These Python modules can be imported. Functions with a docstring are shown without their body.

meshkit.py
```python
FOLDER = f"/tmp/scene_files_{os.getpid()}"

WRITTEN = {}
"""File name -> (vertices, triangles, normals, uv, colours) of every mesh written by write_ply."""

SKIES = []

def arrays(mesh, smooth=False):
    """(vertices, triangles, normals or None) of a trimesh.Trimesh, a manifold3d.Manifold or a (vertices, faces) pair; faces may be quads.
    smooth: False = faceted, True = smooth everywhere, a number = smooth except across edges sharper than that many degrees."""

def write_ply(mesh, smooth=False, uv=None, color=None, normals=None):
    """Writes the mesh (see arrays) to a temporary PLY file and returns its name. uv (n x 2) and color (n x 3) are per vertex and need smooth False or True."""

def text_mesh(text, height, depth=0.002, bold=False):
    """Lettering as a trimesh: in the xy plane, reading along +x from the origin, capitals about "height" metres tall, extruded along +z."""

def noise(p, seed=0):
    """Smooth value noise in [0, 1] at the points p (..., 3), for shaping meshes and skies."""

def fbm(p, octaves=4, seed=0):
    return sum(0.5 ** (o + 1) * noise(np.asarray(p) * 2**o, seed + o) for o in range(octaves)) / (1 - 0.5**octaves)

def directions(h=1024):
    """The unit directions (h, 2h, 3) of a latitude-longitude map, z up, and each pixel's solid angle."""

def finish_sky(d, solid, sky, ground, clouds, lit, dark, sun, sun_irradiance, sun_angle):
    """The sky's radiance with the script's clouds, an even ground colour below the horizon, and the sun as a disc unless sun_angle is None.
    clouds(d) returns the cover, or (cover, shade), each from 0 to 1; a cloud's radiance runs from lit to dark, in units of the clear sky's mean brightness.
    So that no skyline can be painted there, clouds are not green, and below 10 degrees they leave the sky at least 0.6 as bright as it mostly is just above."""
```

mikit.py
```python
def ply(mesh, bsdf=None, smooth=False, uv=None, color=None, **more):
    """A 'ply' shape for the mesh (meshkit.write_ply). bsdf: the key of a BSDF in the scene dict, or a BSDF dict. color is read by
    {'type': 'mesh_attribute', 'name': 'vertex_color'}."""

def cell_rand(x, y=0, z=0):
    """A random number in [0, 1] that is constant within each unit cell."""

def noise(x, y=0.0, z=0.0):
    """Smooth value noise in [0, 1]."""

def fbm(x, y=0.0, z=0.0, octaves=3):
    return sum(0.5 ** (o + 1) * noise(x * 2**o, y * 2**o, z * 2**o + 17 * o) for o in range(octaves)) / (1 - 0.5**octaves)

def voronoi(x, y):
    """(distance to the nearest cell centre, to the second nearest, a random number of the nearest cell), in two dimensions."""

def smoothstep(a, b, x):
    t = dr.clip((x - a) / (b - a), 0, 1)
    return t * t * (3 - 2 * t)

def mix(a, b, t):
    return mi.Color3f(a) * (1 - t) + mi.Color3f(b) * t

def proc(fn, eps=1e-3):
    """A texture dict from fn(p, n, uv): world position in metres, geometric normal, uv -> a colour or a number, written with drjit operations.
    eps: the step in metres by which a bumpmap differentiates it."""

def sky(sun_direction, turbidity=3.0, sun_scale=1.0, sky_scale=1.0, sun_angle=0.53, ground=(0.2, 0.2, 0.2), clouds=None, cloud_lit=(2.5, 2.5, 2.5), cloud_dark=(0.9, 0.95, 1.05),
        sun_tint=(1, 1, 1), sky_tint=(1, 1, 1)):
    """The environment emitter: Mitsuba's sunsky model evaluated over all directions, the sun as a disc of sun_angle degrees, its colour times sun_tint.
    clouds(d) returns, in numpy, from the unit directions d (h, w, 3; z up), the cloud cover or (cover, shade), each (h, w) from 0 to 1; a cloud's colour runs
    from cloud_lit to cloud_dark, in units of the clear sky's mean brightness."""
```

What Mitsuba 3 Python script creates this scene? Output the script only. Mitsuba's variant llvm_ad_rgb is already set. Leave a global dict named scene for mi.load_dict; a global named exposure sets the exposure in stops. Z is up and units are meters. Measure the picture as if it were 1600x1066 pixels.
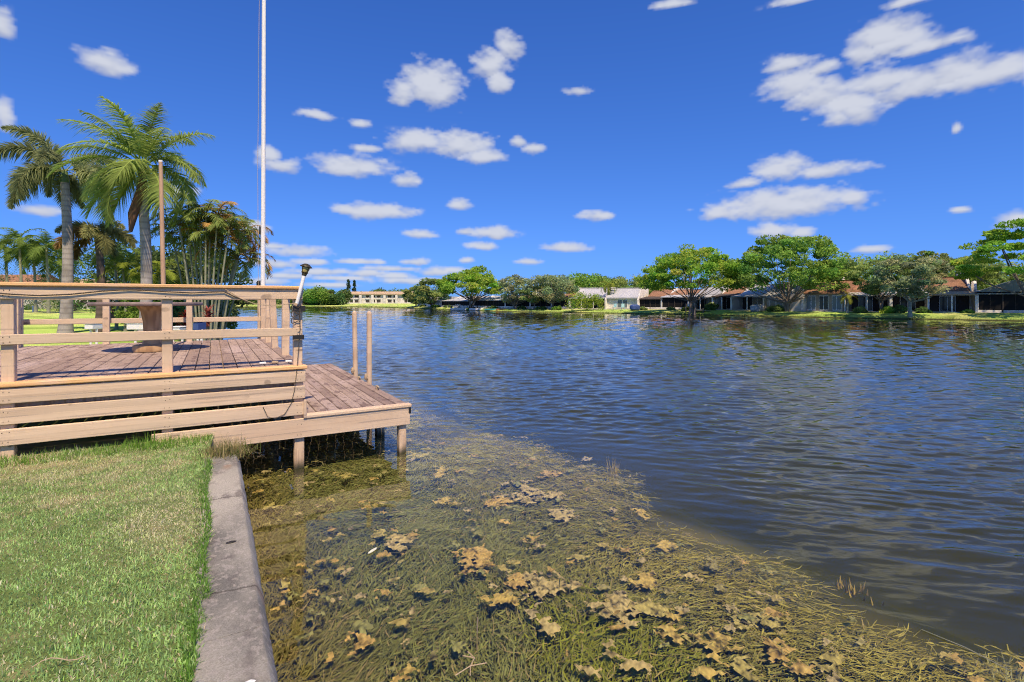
import math, random
import numpy as np, drjit as dr, trimesh
import mitsuba as mi, mikit, meshkit
from mikit import proc, noise, fbm, voronoi, cell_rand, smoothstep, mix

# ---------------------------------------------------------------- camera, sky, exposure
T = mi.ScalarTransform4f
scene, labels = {}, {}
EYE = 2.02                                    # metres above the lake; the seawall runs along +Y at x = 0
YAW = math.radians(30.33)
SN, CS = math.sin(YAW), math.cos(YAW)
exposure = 1.75
scene['camera'] = {'type': 'perspective', 'fov': 90.0, 'fov_axis': 'x', 'near_clip': 0.05, 'far_clip': 6000.0,
                   'to_world': T().look_at([0, 0, EYE], [SN, CS, EYE], [0, 0, 1]), 'principal_point_offset_y': 0.0582}

# cloud puffs: azimuth from +Y, elevation, half width, half height, all in degrees
PUFFS = [(21, 22.5, 4.2, 2.2), (18.3, 21.6, 1.6, 1.3), (30, 26.2, 2.1, 1.4), (28, 24.7, 2.4, 1.5), (28.9, 23.1, 1.4, 1.1), (20.1, 17, 3.5, 1.2), (24.3, 16.9, 3.8, 1.6),
         (27.3, 15.7, 2.7, 1), (6.1, 13.5, 2.2, .7), (12.7, 14, 4.4, 1.2), (18.8, 13, 1.7, .8), (4.9, 14.4, 1.3, .8), (9.6, 18.7, 2.1, .5), (15.3, 9.6, 4.6, .9),
         (12.3, 9.6, 1.7, .6), (24.6, 10.5, 1.4, .7), (20.1, 7.3, 2.2, .5), (28.3, 7.6, 2.9, .7), (25.2, 7.7, 1, .4), (27.1, 6.1, 1.8, .5), (36, 5.9, 3, .6),
         (32.1, 4.4, 1.6, .4), (39.6, 9.3, 2.3, .6), (37.7, 22.1, 1.7, .5), (30.9, 17.3, 1.1, .7), (32.7, 16.6, 1.3, .7), (-8.3, 19.9, 2, 1), (-14.5, 20.9, .8, 1.1),
         (-14.4, 14.3, .7, 1.4), (66.2, 22.7, 2.7, 1.5), (69.4, 21.2, 2.7, .6), (64.8, 21.8, 1.6, 1.1), (59.7, 20.1, 2.9, 1.9), (58.5, 22.2, 1.8, .8), (63.6, 17.7, 3.4, 1.8),
         (68.6, 18.4, 4.2, 1.4), (73.1, 17.9, 3.9, 1.3), (61.3, 18.9, 3.3, 1.6), (66.0, 19.0, 3.4, 1.4), (71, 18.6, 3.2, 1.3), (64.5, 17.2, 2.6, 1.3), (66.9, 21.9, 2.6, 1.0), (61.5, 21.2, 1.8, .7), (14.5, 3.0, 2.2, .45), (8.8, 4.0, 2.4, .4), (17.5, 2.7, 2.6, .4), (21.3, 2.3, 2.4, .35), (6.8, 2.6, 2.2, .35), (10.8, 1.7, 3.4, .3), (24, 3.4, 1.6, .4), (62.8, 16.8, 1.4, .9), (78, 17.6, 4, 1.3), (58.1, 12.6, 3.2, 1.4), (61.8, 12.2, 3.7, .8), (54.9, 11.8, 1.8, .6),
         (58.3, 9.5, 6.9, 1.7), (52.7, 9, 2.5, .8), (63.9, 9.4, 1.5, .8), (57.2, 6.9, 2.1, .8), (59.8, 6.6, 1.2, .5), (71.3, 14.3, .35, .5), (71.5, 7.6, .9, .3),
         (74.8, 6.3, 1.7, .8), (64.8, 4.7, 1.7, .4), (7.9, 5, 2.8, .8), (5.9, 5.5, 1.8, .4), (13.6, 4.2, 3.3, .3), (16.6, 3.5, 3.7, .3), (9.8, 3.1, 3.8, .4),
         (19.7, 4.3, 1.7, .4), (22.1, 3.2, 2.8, .6), (4.9, 3.8, 2.9, .5), (19, 2.2, 4.1, .4), (12.3, 2.4, 3.2, .3), (47.7, 28.9, 2.2, .4), (68.1, 24.8, 2.4, .4),
         (60.1, 27.2, 2.7, .4), (3.8, 7.3, 1.5, .7), (14, 18.3, 1.2, .5), (14.3, 16, 1.5, .4), (-2.7, 10.2, 1.5, .5), (-12.4, 7.4, 1.6, .5),
         (4.6, 2, 2.3, .4), (25.3, 4.5, 1, .4)]
_r = random.Random(5)                         # the same sort of small cumulus goes on all round
for _ in range(70):
    a_, e_ = _r.uniform(84, 338), _r.choice([_r.uniform(3, 12), _r.uniform(8, 45)])
    w_ = _r.uniform(1.2, 5)
    PUFFS += [(a_, e_, w_, w_ * .32), (a_ + w_ * .7, e_ - .3, w_ * .6, w_ * .2)]


def clouds(d):
    az = np.degrees(np.arctan2(d[..., 0], d[..., 1]))
    el = np.degrees(np.arcsin(np.clip(d[..., 2], -1, 1)))
    q = d * np.array([1, 1, 1.7])
    n1 = meshkit.fbm(q * 14, 5, 3) - .5
    n2 = meshkit.fbm(q * 48 + 9, 4, 8) - .5
    n3 = meshkit.fbm(q * 150 + 3, 2, 13) - .5
    w1 = meshkit.fbm(q * 20 + 31, 3, 21) - .5
    best = np.full(az.shape, -1.0)
    low = np.zeros(az.shape)
    for a, e, w, h in PUFFS:
        dx = ((az - a + 180) % 360 - 180) * np.cos(np.radians(e)) / (w * .95) + w1 * .8
        dy = (el - e) / (h * 1.12) + n1 * .5
        dy = np.where(dy < 0, dy * 1.35, dy)
        f = 1 - np.sqrt(dx * dx + dy * dy)
        low = np.where(f > best, np.clip(-dy * .6, 0, 1), low)
        best = np.maximum(best, f)
    f = best + n1 * .6 + n2 * 1.05 + n3 * .25
    t = np.clip((f + .10) / .85, 0, 1)
    wisp = np.clip((best + n1 * 1.2 + n2 * 1.4 + .12) / 1.2, 0, 1) * .35
    cover = np.maximum((1 - (1 - t) ** 2.2) * .95, wisp * (best > -.5))
    return np.clip(cover, 0, 1), np.clip(low * 1.0 + (.45 - t * .45) * .5 - n2 * .6, 0, 1)


scene['sky'] = mikit.sky([-.13, -.74, 1.02], turbidity=2.6, clouds=clouds, sky_tint=(.40, .70, 1.40), sun_tint=(1.06, 1.0, .9),
                         cloud_lit=(2.35, 2.45, 2.75), cloud_dark=(1.15, 1.3, 1.8), ground=(.12, .14, .08))


# ---------------------------------------------------------------- helpers
def at(px, d, z=0.0):
    """The place d metres deep in the direction of the photograph's column px (a surveyor's bearing), at height z."""
    lat = (px - 800) / 800 * d
    return np.array([lat * CS + d * SN, -lat * SN + d * CS, z])


def zat(py, d):
    return EYE - (py - 471) * d / 800


def key_for(name):
    if name not in scene and name not in labels and not any(k.startswith(name + '__') for k in scene):
        return name
    i = 1
    while f'{name}_{i:03d}' in scene or f'{name}_{i:03d}' in labels:
        i += 1
    return f'{name}_{i:03d}'


_count = {}


def part(parent, name, mesh, mat, smooth=False, color=None, label=None, kind=None):
    base = f'{parent}__{name}'
    n = _count.get(base, 0)
    _count[base] = n + 1
    key = base if n == 0 else f'{base}_{n:03d}'
    scene[key] = mikit.ply(mesh, mat, smooth, color=color)
    if label or kind:
        labels[key] = {**({'label': label} if label else {}), **({'kind': kind} if kind else {})}
    return key


def thing(name, label, cat, group=None, mesh=None, mat=None, smooth=False, color=None, kind=None):
    key = key_for(name)
    labels[key] = {'label': label, 'category': cat, **({'group': group} if group else {}), **({'kind': kind} if kind else {})}
    if mesh is not None:
        scene[key] = mikit.ply(mesh, mat, smooth, color=color)
    return key


def structure(name, mesh, mat, smooth=False, label=None, color=None):
    scene[name] = mikit.ply(mesh, mat, smooth, color=color)
    labels[name] = {'kind': 'structure', **({'label': label} if label else {})}


_cb = None


def cbox(lo, hi, c=.006):
    """A box with chamfered edges (44 triangles)."""
    global _cb
    if _cb is None:
        s = np.array([[a, b, d] for a in (-1, 1) for b in (-1, 1) for d in (-1, 1)], float)
        pts = np.concatenate([s * np.where(np.arange(3) == k, 1, .8) for k in range(3)])
        h = trimesh.Trimesh(pts, trimesh.convex.convex_hull(pts).faces, process=False)
        hull = trimesh.convex.convex_hull(pts)
        _cb = (np.sign(hull.vertices), (np.abs(hull.vertices) < .9), hull.faces)
    sg, inset, f = _cb
    lo, hi = np.asarray(lo, float), np.asarray(hi, float)
    half = (hi - lo) / 2
    c = min(c, half.min() * .45)
    return trimesh.Trimesh(sg * (half - inset * c) + (lo + hi) / 2, f, process=False)


def bar(p0, p1, w, h, up=(0, 0, 1), c=.006):
    """A chamfered board from p0 to p1, w wide (sideways) and h high (along up)."""
    p0, p1 = np.asarray(p0, float), np.asarray(p1, float)
    L = np.linalg.norm(p1 - p0)
    x = (p1 - p0) / L
    y = np.cross(up, x); y /= np.linalg.norm(y)
    z = np.cross(x, y)
    m = cbox([-L / 2, -w / 2, -h / 2], [L / 2, w / 2, h / 2], c)
    m.vertices = m.vertices @ np.stack([x, y, z]) + (p0 + p1) / 2
    return m


def tube(pts, r, n=8, cap=True):
    """A tube along pts with radius r (a number or one per point)."""
    pts = np.asarray(pts, float)
    k = len(pts)
    r = np.broadcast_to(np.asarray(r, float), (k,))
    tn = np.gradient(pts, axis=0); tn /= np.linalg.norm(tn, axis=1, keepdims=True) + 1e-12
    ref = np.array([0, 0, 1.0]) if abs(tn[0, 2]) < .9 else np.array([1.0, 0, 0])
    u = np.cross(tn, ref); u /= np.linalg.norm(u, axis=1, keepdims=True) + 1e-12
    v = np.cross(tn, u)
    a = np.arange(n) / n * 2 * np.pi
    V = (pts[:, None] + r[:, None, None] * (np.cos(a)[None, :, None] * u[:, None] + np.sin(a)[None, :, None] * v[:, None])).reshape(-1, 3)
    i = np.arange(k - 1)[:, None] * n
    j = np.arange(n)[None]; j2 = (j + 1) % n
    F = np.stack([i + j, i + j2, i + n + j2, i + n + j], -1).reshape(-1, 4)
    F = np.vstack([F[:, [0, 1, 2]], F[:, [0, 2, 3]]])
    if cap:
        V = np.vstack([V, pts[0], pts[-1]])
        b = np.arange(n)
        F = np.vstack([F, np.stack([np.full(n, k * n), (b + 1) % n, b], 1), np.stack([np.full(n, k * n + 1), (k - 1) * n + b, (k - 1) * n + (b + 1) % n], 1)])
    return trimesh.Trimesh(V, F, process=False)


def lathe(profile, center, n=32):
    """A solid of revolution: profile of (radius, z)."""
    pr = np.asarray(profile, float)
    k, a = len(pr), np.arange(n) / n * 2 * np.pi
    V = np.stack([pr[:, :1] * np.cos(a) + center[0], pr[:, :1] * np.sin(a) + center[1], pr[:, 1:] + 0 * a + center[2]], -1).reshape(-1, 3)
    i, j = np.arange(k - 1)[:, None] * n, np.arange(n)[None]
    F = np.stack([i + j, i + (j + 1) % n, i + n + (j + 1) % n, i + n + j], -1).reshape(-1, 4)
    m = trimesh.Trimesh(V, np.vstack([F[:, [0, 1, 2]], F[:, [0, 2, 3]]]), process=True)
    m.update_faces(m.nondegenerate_faces())
    return m


def join(ms):
    return trimesh.util.concatenate(ms) if len(ms) > 1 else ms[0]


def quads_mesh(Q):
    """Q (n, 4, 3) -> vertices and triangles."""
    n = len(Q)
    i = np.arange(n)[:, None] * 4
    return Q.reshape(-1, 3), np.vstack([i + [[0, 1, 2]], i + [[0, 2, 3]]])


def prism(poly, axis_p, along):
    """A convex or simple polygon (k x 3 points in one plane) pushed along a vector."""
    P = np.asarray(poly, float); k = len(P)
    V = np.vstack([P, P + np.asarray(along, float)])
    F = [[0, i, i + 1] for i in range(1, k - 1)] + [[k, k + i + 1, k + i] for i in range(1, k - 1)]
    for i in range(k):
        j = (i + 1) % k
        F += [[i, k + i, k + j], [i, k + j, j]]
    m = trimesh.Trimesh(V, F, process=False)
    if m.volume < 0:
        m.invert()
    return m


# ---------------------------------------------------------------- materials
C = lambda *c: mi.Color3f(*c)
def principled(color, rough=.7, spec=.4, **k):
    col = color if isinstance(color, dict) else {'type': 'rgb', 'value': list(color)}
    return {'type': 'principled', 'base_color': col, 'roughness': rough, 'specular': spec, **k}
def two(b): return {'type': 'twosided', 'bsdf': b}
def bump(b, fn, scale=1.0, eps=2e-3): return {'type': 'bumpmap', 'arbitrary': proc(fn, eps=eps), 'scale': scale, 'nested': b}


def grain_x(p):   # streaks along x
    return noise(p.x * 2.5, p.y * 110, p.z * 110)
def grain_y(p):
    return noise(p.x * 120, p.y * 2.5, p.z * 60)
def paint_tone(p, g, base, worn):
    big = fbm(p.x * 1.3 + 5, p.y * 1.3, p.z * 6)
    col = mix(base, worn, smoothstep(.4, .75, big) * .6 + smoothstep(.45, .95, g) * .5)
    col = col * (.9 + .2 * cell_rand(dr.floor(p.z * 5.05 + .3), 7, 1))
    col = mix(col, C(.30, .235, .19), smoothstep(.72, .9, noise(p.x * 1.1, p.y * 30, p.z * 40 + 9)) * .55)
    spots = smoothstep(.74, .82, noise(p.x * 9, p.y * 9, p.z * 14 + 3)) * smoothstep(.5, .7, noise(p.x * 2, p.y * 2, p.z * 2))
    return mix(col, C(.12, .08, .06), spots * .7)
def paint_h(p, n, uv): return paint_tone(p, grain_x(p), C(.63, .49, .345), C(.54, .395, .265))
def paint_side(p, n, uv): return paint_tone(p, grain_y(p), C(.63, .49, .345), C(.54, .395, .265))
def paint_v(p, n, uv): return paint_tone(p, noise(p.x * 90, p.y * 90, p.z * 2.5), C(.60, .455, .32), C(.52, .375, .25))
def trim_wood(p, n, uv):
    g = grain_x(p)
    col = mix(C(.74, .45, .20), C(.55, .29, .11), smoothstep(.35, .9, g) * .7)
    return mix(col, C(.64, .45, .31), smoothstep(.45, .7, fbm(p.x * 2.2, p.y * 2, p.z * 2)) * .75)
def plank_wood(p, n, uv):
    g = grain_y(p)
    r = cell_rand(dr.floor((p.x + 10) / .1445), 3, 1)
    col = mix(C(.228, .168, .138), C(.335, .26, .215), r)
    col = mix(col, C(.14, .10, .092), smoothstep(.5, .95, g) * .75)
    col = mix(col, C(.40, .32, .30), smoothstep(.52, .75, fbm(p.x * 3, p.y * 1.1, 2)) * .45)
    return mix(col, C(.10, .065, .06), smoothstep(.72, .8, noise(p.x * 14, p.y * 9, 5)) * .6)
def pile_wood(p, n, uv):
    g = noise(p.x * 70, p.y * 70, p.z * 2.2)
    col = mix(C(.60, .45, .31), C(.40, .28, .185), smoothstep(.4, .85, g) * .8)
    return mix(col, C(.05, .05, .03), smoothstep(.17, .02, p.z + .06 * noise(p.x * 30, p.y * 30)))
def concrete(p, n, uv):
    big = fbm(p.x * 3, p.y * 1.6, 3)
    col = mix(C(.145, .143, .130), C(.335, .32, .275), smoothstep(.25, .75, big))
    col = mix(col, C(.12, .105, .10), smoothstep(.5, .8, fbm(p.x * 11 + 4, p.y * 6, 7)) * .7)
    col = mix(col, C(.36, .33, .30), smoothstep(.55, .85, noise(p.x * 60, p.y * 50, 1)) * .5)
    col = mix(col, C(.25, .15, .09), smoothstep(.7, .85, fbm(p.x * 4 + 20, p.y * 3, 9)) * .6)
    crack = smoothstep(.012, .004, dr.abs(p.y - 3.02 - .05 * fbm(p.x * 9, 1, 2) + .02)) + smoothstep(.010, .003, dr.abs(p.y - 4.45 + .12 * p.x - .07 * fbm(p.x * 11, 4, 2)))
    col = mix(col, C(.05, .045, .04), dr.minimum(crack, 1) * .6)
    fine = noise(p.x * 230, p.y * 230, p.z * 230)
    col = col * (.72 + .5 * fine)
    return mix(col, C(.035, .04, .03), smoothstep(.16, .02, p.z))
def concrete_h(p, n, uv):
    return .006 * fbm(p.x * 25, p.y * 25, p.z * 25) + .004 * noise(p.x * 160, p.y * 160, p.z * 160)
def ground_col(p, n, uv):
    dist = dr.maximum(p.x, 0)
    a = fbm(p.x * 1.1, p.y * 1.1, 1)
    b = fbm(p.x * 9, p.y * 9, 4)
    near = mix(C(.115, .16, .05), C(.24, .215, .11), smoothstep(.42, .75, a * .6 + b * .4))
    far = mix(C(.25, .36, .08), C(.36, .38, .13), smoothstep(.4, .7, fbm(p.x * .25, p.y * .25, 2)))
    far = mix(far, C(.10, .16, .035), smoothstep(.5, .7, fbm(p.x * .5 + 40, p.y * .5, 8)) * .7)
    col = mix(near, far, smoothstep(3, 12, dr.abs(p.x) + dr.maximum(p.y - 8, 0)))
    return mix(col, C(.05, .05, .025), smoothstep(.22, .02, p.z))
def bed_col(p, n, uv):
    shelf = smoothstep(4.6, 3.6, p.x + .8 * (noise(p.x, p.y) - .5))
    a = fbm(p.x * 3, p.y * 3, 2)
    return mix(mix(C(.032, .034, .008), C(.047, .046, .010), noise(p.x * .6, p.y * .6)), mix(C(.075, .078, .025), C(.14, .12, .04), a), shelf)
def shingle(p, n, uv):
    a = noise(p.x * 1.5, p.y * 1.5, p.z * 9)
    c_ = mix(C(.235, .125, .075), C(.33, .19, .12), a)
    return mix(c_, C(.13, .075, .05), smoothstep(.45, .8, fbm(p.x * .9, p.y * .9, p.z * 1.5)) * .7)
def stucco(p, n, uv):
    c_ = mix(C(.72, .69, .64), C(.55, .52, .48), smoothstep(.45, .75, fbm(p.x * .7, p.y * .7, p.z * 1.2)))
    return mix(c_, C(.38, .36, .33), smoothstep(.6, .8, noise(p.x * 1.5, p.y * 1.5, p.z * .35)) * .5)
def tan_wall(p, n, uv):
    return mix(C(.42, .36, .29), C(.33, .28, .23), fbm(p.x * .8, p.y * .8, p.z * 1.3))
def bark(p, n, uv):
    return mix(C(.13, .105, .08), C(.26, .22, .18), fbm(p.x * 5, p.y * 5, p.z * 2))
def palm_bark(p, n, uv):
    ring = .5 + .5 * dr.sin(p.z * 26 + 2 * noise(p.x * 3, p.y * 3, p.z * 2))
    c_ = mix(C(.36, .33, .31), C(.25, .225, .21), smoothstep(.6, .95, ring) * .8)
    return mix(c_, C(.17, .15, .135), smoothstep(.5, .8, fbm(p.x * 3, p.y * 3, p.z * 1.2)) * .6)
def dark_bark(p, n, uv):
    return mix(C(.16, .125, .11), C(.10, .08, .07), .5 + .5 * dr.sin(p.z * 24))
def mound_col(p, n, uv):
    return mix(C(.34, .20, .13), C(.20, .12, .08), noise(p.x * 14 + p.z * 20, p.y * 14, p.z * 5))

VC = {'type': 'mesh_attribute', 'name': 'vertex_color'}
scene.update({
    'mat_paint': bump(principled(proc(paint_h), .62), lambda p, n, uv: .0012 * grain_x(p)),
    'mat_paint_side': bump(principled(proc(paint_side), .62), lambda p, n, uv: .0012 * grain_y(p)),
    'mat_paint_post': principled(proc(paint_v), .62),
    'mat_trim': bump(principled(proc(trim_wood), .55), lambda p, n, uv: .001 * grain_x(p)),
    'mat_plank': bump(principled(proc(plank_wood), .72, .3), lambda p, n, uv: .0016 * grain_y(p)),
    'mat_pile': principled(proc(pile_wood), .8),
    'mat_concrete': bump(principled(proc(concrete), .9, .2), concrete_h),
    'mat_ground': principled(proc(ground_col), .95, .1),
    'mat_bed': principled(proc(bed_col), .95, 0.0),
    'mat_leaf': {'type': 'principledthin', 'base_color': VC, 'roughness': .55, 'diff_trans': .9, 'eta': 1.35},
    'mat_weed': two(principled(VC, .8, .2)),
    'mat_algae': two(principled(VC, .75, .3)),
    'mat_shingle': principled(proc(shingle), .9, .2),
    'mat_stucco': principled(proc(stucco), .9, .2),
    'mat_tan_wall': principled(proc(tan_wall), .9, .2),
    'mat_bark': principled(proc(bark), .9, .2),
    'mat_palm_bark': principled(proc(palm_bark), .85, .2),
    'mat_dark_bark': principled(proc(dark_bark), .9, .2),
    'mat_mound': principled(proc(mound_col), .95, .1),
    'mat_white': principled((.78, .78, .76), .4),
    'mat_grey_roof': principled(proc(lambda p, n, uv: mix(C(.42, .43, .44), C(.30, .31, .32), noise(p.x * 2, p.y * 2, p.z))), .6),
    'mat_silver': principled(proc(lambda p, n, uv: mix(C(.50, .51, .53), C(.42, .43, .45), noise(p.x * .7, p.y * .7, p.z))), .4),
    'mat_tan_roof': principled(proc(lambda p, n, uv: mix(C(.48, .36, .23), C(.36, .26, .17), noise(p.x * 2, p.y * 2, p.z))), .8),
    'mat_green_roof': principled(proc(lambda p, n, uv: mix(C(.17, .20, .20), C(.23, .26, .26), noise(p.x * 2, p.y * 2, p.z))), .6),
    'mat_dark_glass': principled((.02, .024, .028), .12, .5),
    'mat_pale_glass': principled((.16, .19, .20), .15, .5),
    'mat_screen': principled((.018, .018, .02), .9, .1),
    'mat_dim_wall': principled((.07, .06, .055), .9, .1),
    'mat_black': principled((.02, .02, .02), .5),
    'mat_cord': principled((.075, .06, .045), .7),
    'mat_rope': principled((.42, .33, .22), .9),
    'mat_lamp_metal': principled((.055, .05, .025), .45, .5, metallic=.3),
    'mat_lamp_glass': principled((.42, .36, .13), .25),
    'mat_table_top': principled(proc(lambda p, n, uv: mix(C(.17, .13, .125), C(.25, .19, .17), noise(p.x * 40, p.y * 3, p.z))), .6),
    'mat_pedestal': principled(proc(lambda p, n, uv: mix(C(.55, .36, .19), C(.36, .215, .11), smoothstep(.3, .8, noise(p.x * 26, p.y * 26, p.z * 4)))), .7),
    'mat_teal': principled((.06, .38, .42), .4),
    'mat_orange': principled((.45, .20, .08), .5),
    'mat_blue': principled((.05, .09, .25), .5),
    'mat_bamboo': principled(proc(lambda p, n, uv: mix(C(.52, .35, .22), C(.40, .26, .16), noise(p.x * 30, p.y * 30, p.z * 3))), .7),
    'mat_cane': principled(proc(lambda p, n, uv: mix(C(.31, .31, .22), C(.17, .19, .11), noise(p.x * 5, p.y * 5, p.z * 6))), .7),
    'mat_water': {'type': 'thindielectric', 'int_ior': 1.18, 'specular_transmittance': {'type': 'rgb', 'value': [.92, .93, .82]}},
})

# ---------------------------------------------------------------- ground, lake bed, water
SHORE = np.array([(0, -25), (0, -10), (0, 0), (0, 3), (0, 6), (0, 9), (0, 14), (-.2, 20), (-.3, 30), (.2, 45), (0, 60), (-1.5, 80), (-4, 110), (-5, 150), (-4, 190), (3, 212), (14, 213), (30, 203),
                  (46, 193), (49.5, 168), (48.9, 141.7), (47.7, 111), (48.8, 88.5), (55.2, 72), (61.5, 52), (64.7, 33.9), (71, 18.6), (74, 5), (72, -15), (60, -32), (35, -40), (12, -36)], float)
CEN = np.array([30.0, 70.0])


def ring_points():
    out = []
    for i in range(len(SHORE)):
        a, b = SHORE[i], SHORE[(i + 1) % len(SHORE)]
        k = max(1, int(np.linalg.norm(b - a) / 1.2))
        out += [a + (b - a) * j / k for j in range(k)]
    return np.array(out)


def build_ground():
    P = ring_points()
    rad = P - CEN; rad /= np.linalg.norm(rad, axis=1, keepdims=True)
    wall = (P[:, 0] < .5) & (P[:, 1] > -26) & (P[:, 1] < 16)
    wob = (meshkit.fbm(np.c_[P * .35, P[:, 0] * 0], 3, 4) - .5) * 1.6 * ~wall
    P = P + rad * wob[:, None]
    offs = [(-2, -.9, 0, -1.2), (0, -.1, .002, -1.0), (.5, .12, .004, .5), (1.6, .30, .3, .515), (4.5, .5, 3, .52), (10, .66, 8, .52), (30, .75, 30, .55), (120, .9, 120, .9), (700, 1, 700, 1), (4000, 1, 4000, 1)]
    V = []
    for o, z, ow, zw in offs:
        oo = np.where(wall, ow, o); zz = np.where(wall, zw, z)
        bumpy = (meshkit.fbm(np.c_[P * .5, P[:, 0] * 0 + o], 3, 9) - .5) * .16 * (~wall) * (0 < o < 40)
        V.append(np.c_[P + rad * oo[:, None], zz + bumpy])
    n, k = len(P), len(offs)
    V = np.concatenate(V)
    i = np.arange(n); j = (i + 1) % n
    F = []
    for r in range(k - 1):
        F += [np.c_[r * n + i, r * n + j, (r + 1) * n + j], np.c_[r * n + i, (r + 1) * n + j, (r + 1) * n + i]]
    F = np.vstack(F)
    m = trimesh.Trimesh(V, F, process=False)
    if m.face_normals[:, 2].sum() < 0:
        F = F[:, ::-1]
    return V, F, P, rad


GV, GF, RP, RRAD = build_ground()
structure('ground', (GV, GF), 'mat_ground', smooth=35, label='grassy land around the lake')


def build_bed():
    xs = np.r_[np.linspace(-6, 8, 57), np.linspace(9, 100, 40)]
    ys = np.r_[np.linspace(-60, -1, 20), np.linspace(0, 16, 65), np.linspace(18, 240, 60)]
    X, Y = np.meshgrid(xs, ys, indexing='ij')
    s = np.clip((X - 3.7) / 3.5, 0, 1)
    Z = -.165 - .045 * meshkit.fbm(np.stack([X * 1.3, Y * 1.3, X * 0], -1), 3, 2) - 1.3 * s * s * (3 - 2 * s)
    n = len(ys)
    i = (np.arange(len(xs) - 1)[:, None] * n + np.arange(n - 1)[None]).ravel()
    F = np.vstack([np.c_[i, i + n, i + n + 1], np.c_[i, i + n + 1, i + 1]])
    return np.stack([X, Y, Z], -1).reshape(-1, 3), F


structure('lake_bed', build_bed(), 'mat_bed', smooth=True)

RNG = np.random.default_rng(11)


def weed_edge(y):
    return 3.9 + .35 * np.sin(y * 1.3 + 1) + .2 * np.sin(y * 3.1) - np.clip(y - 6.5, 0, 4) * .25


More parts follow.
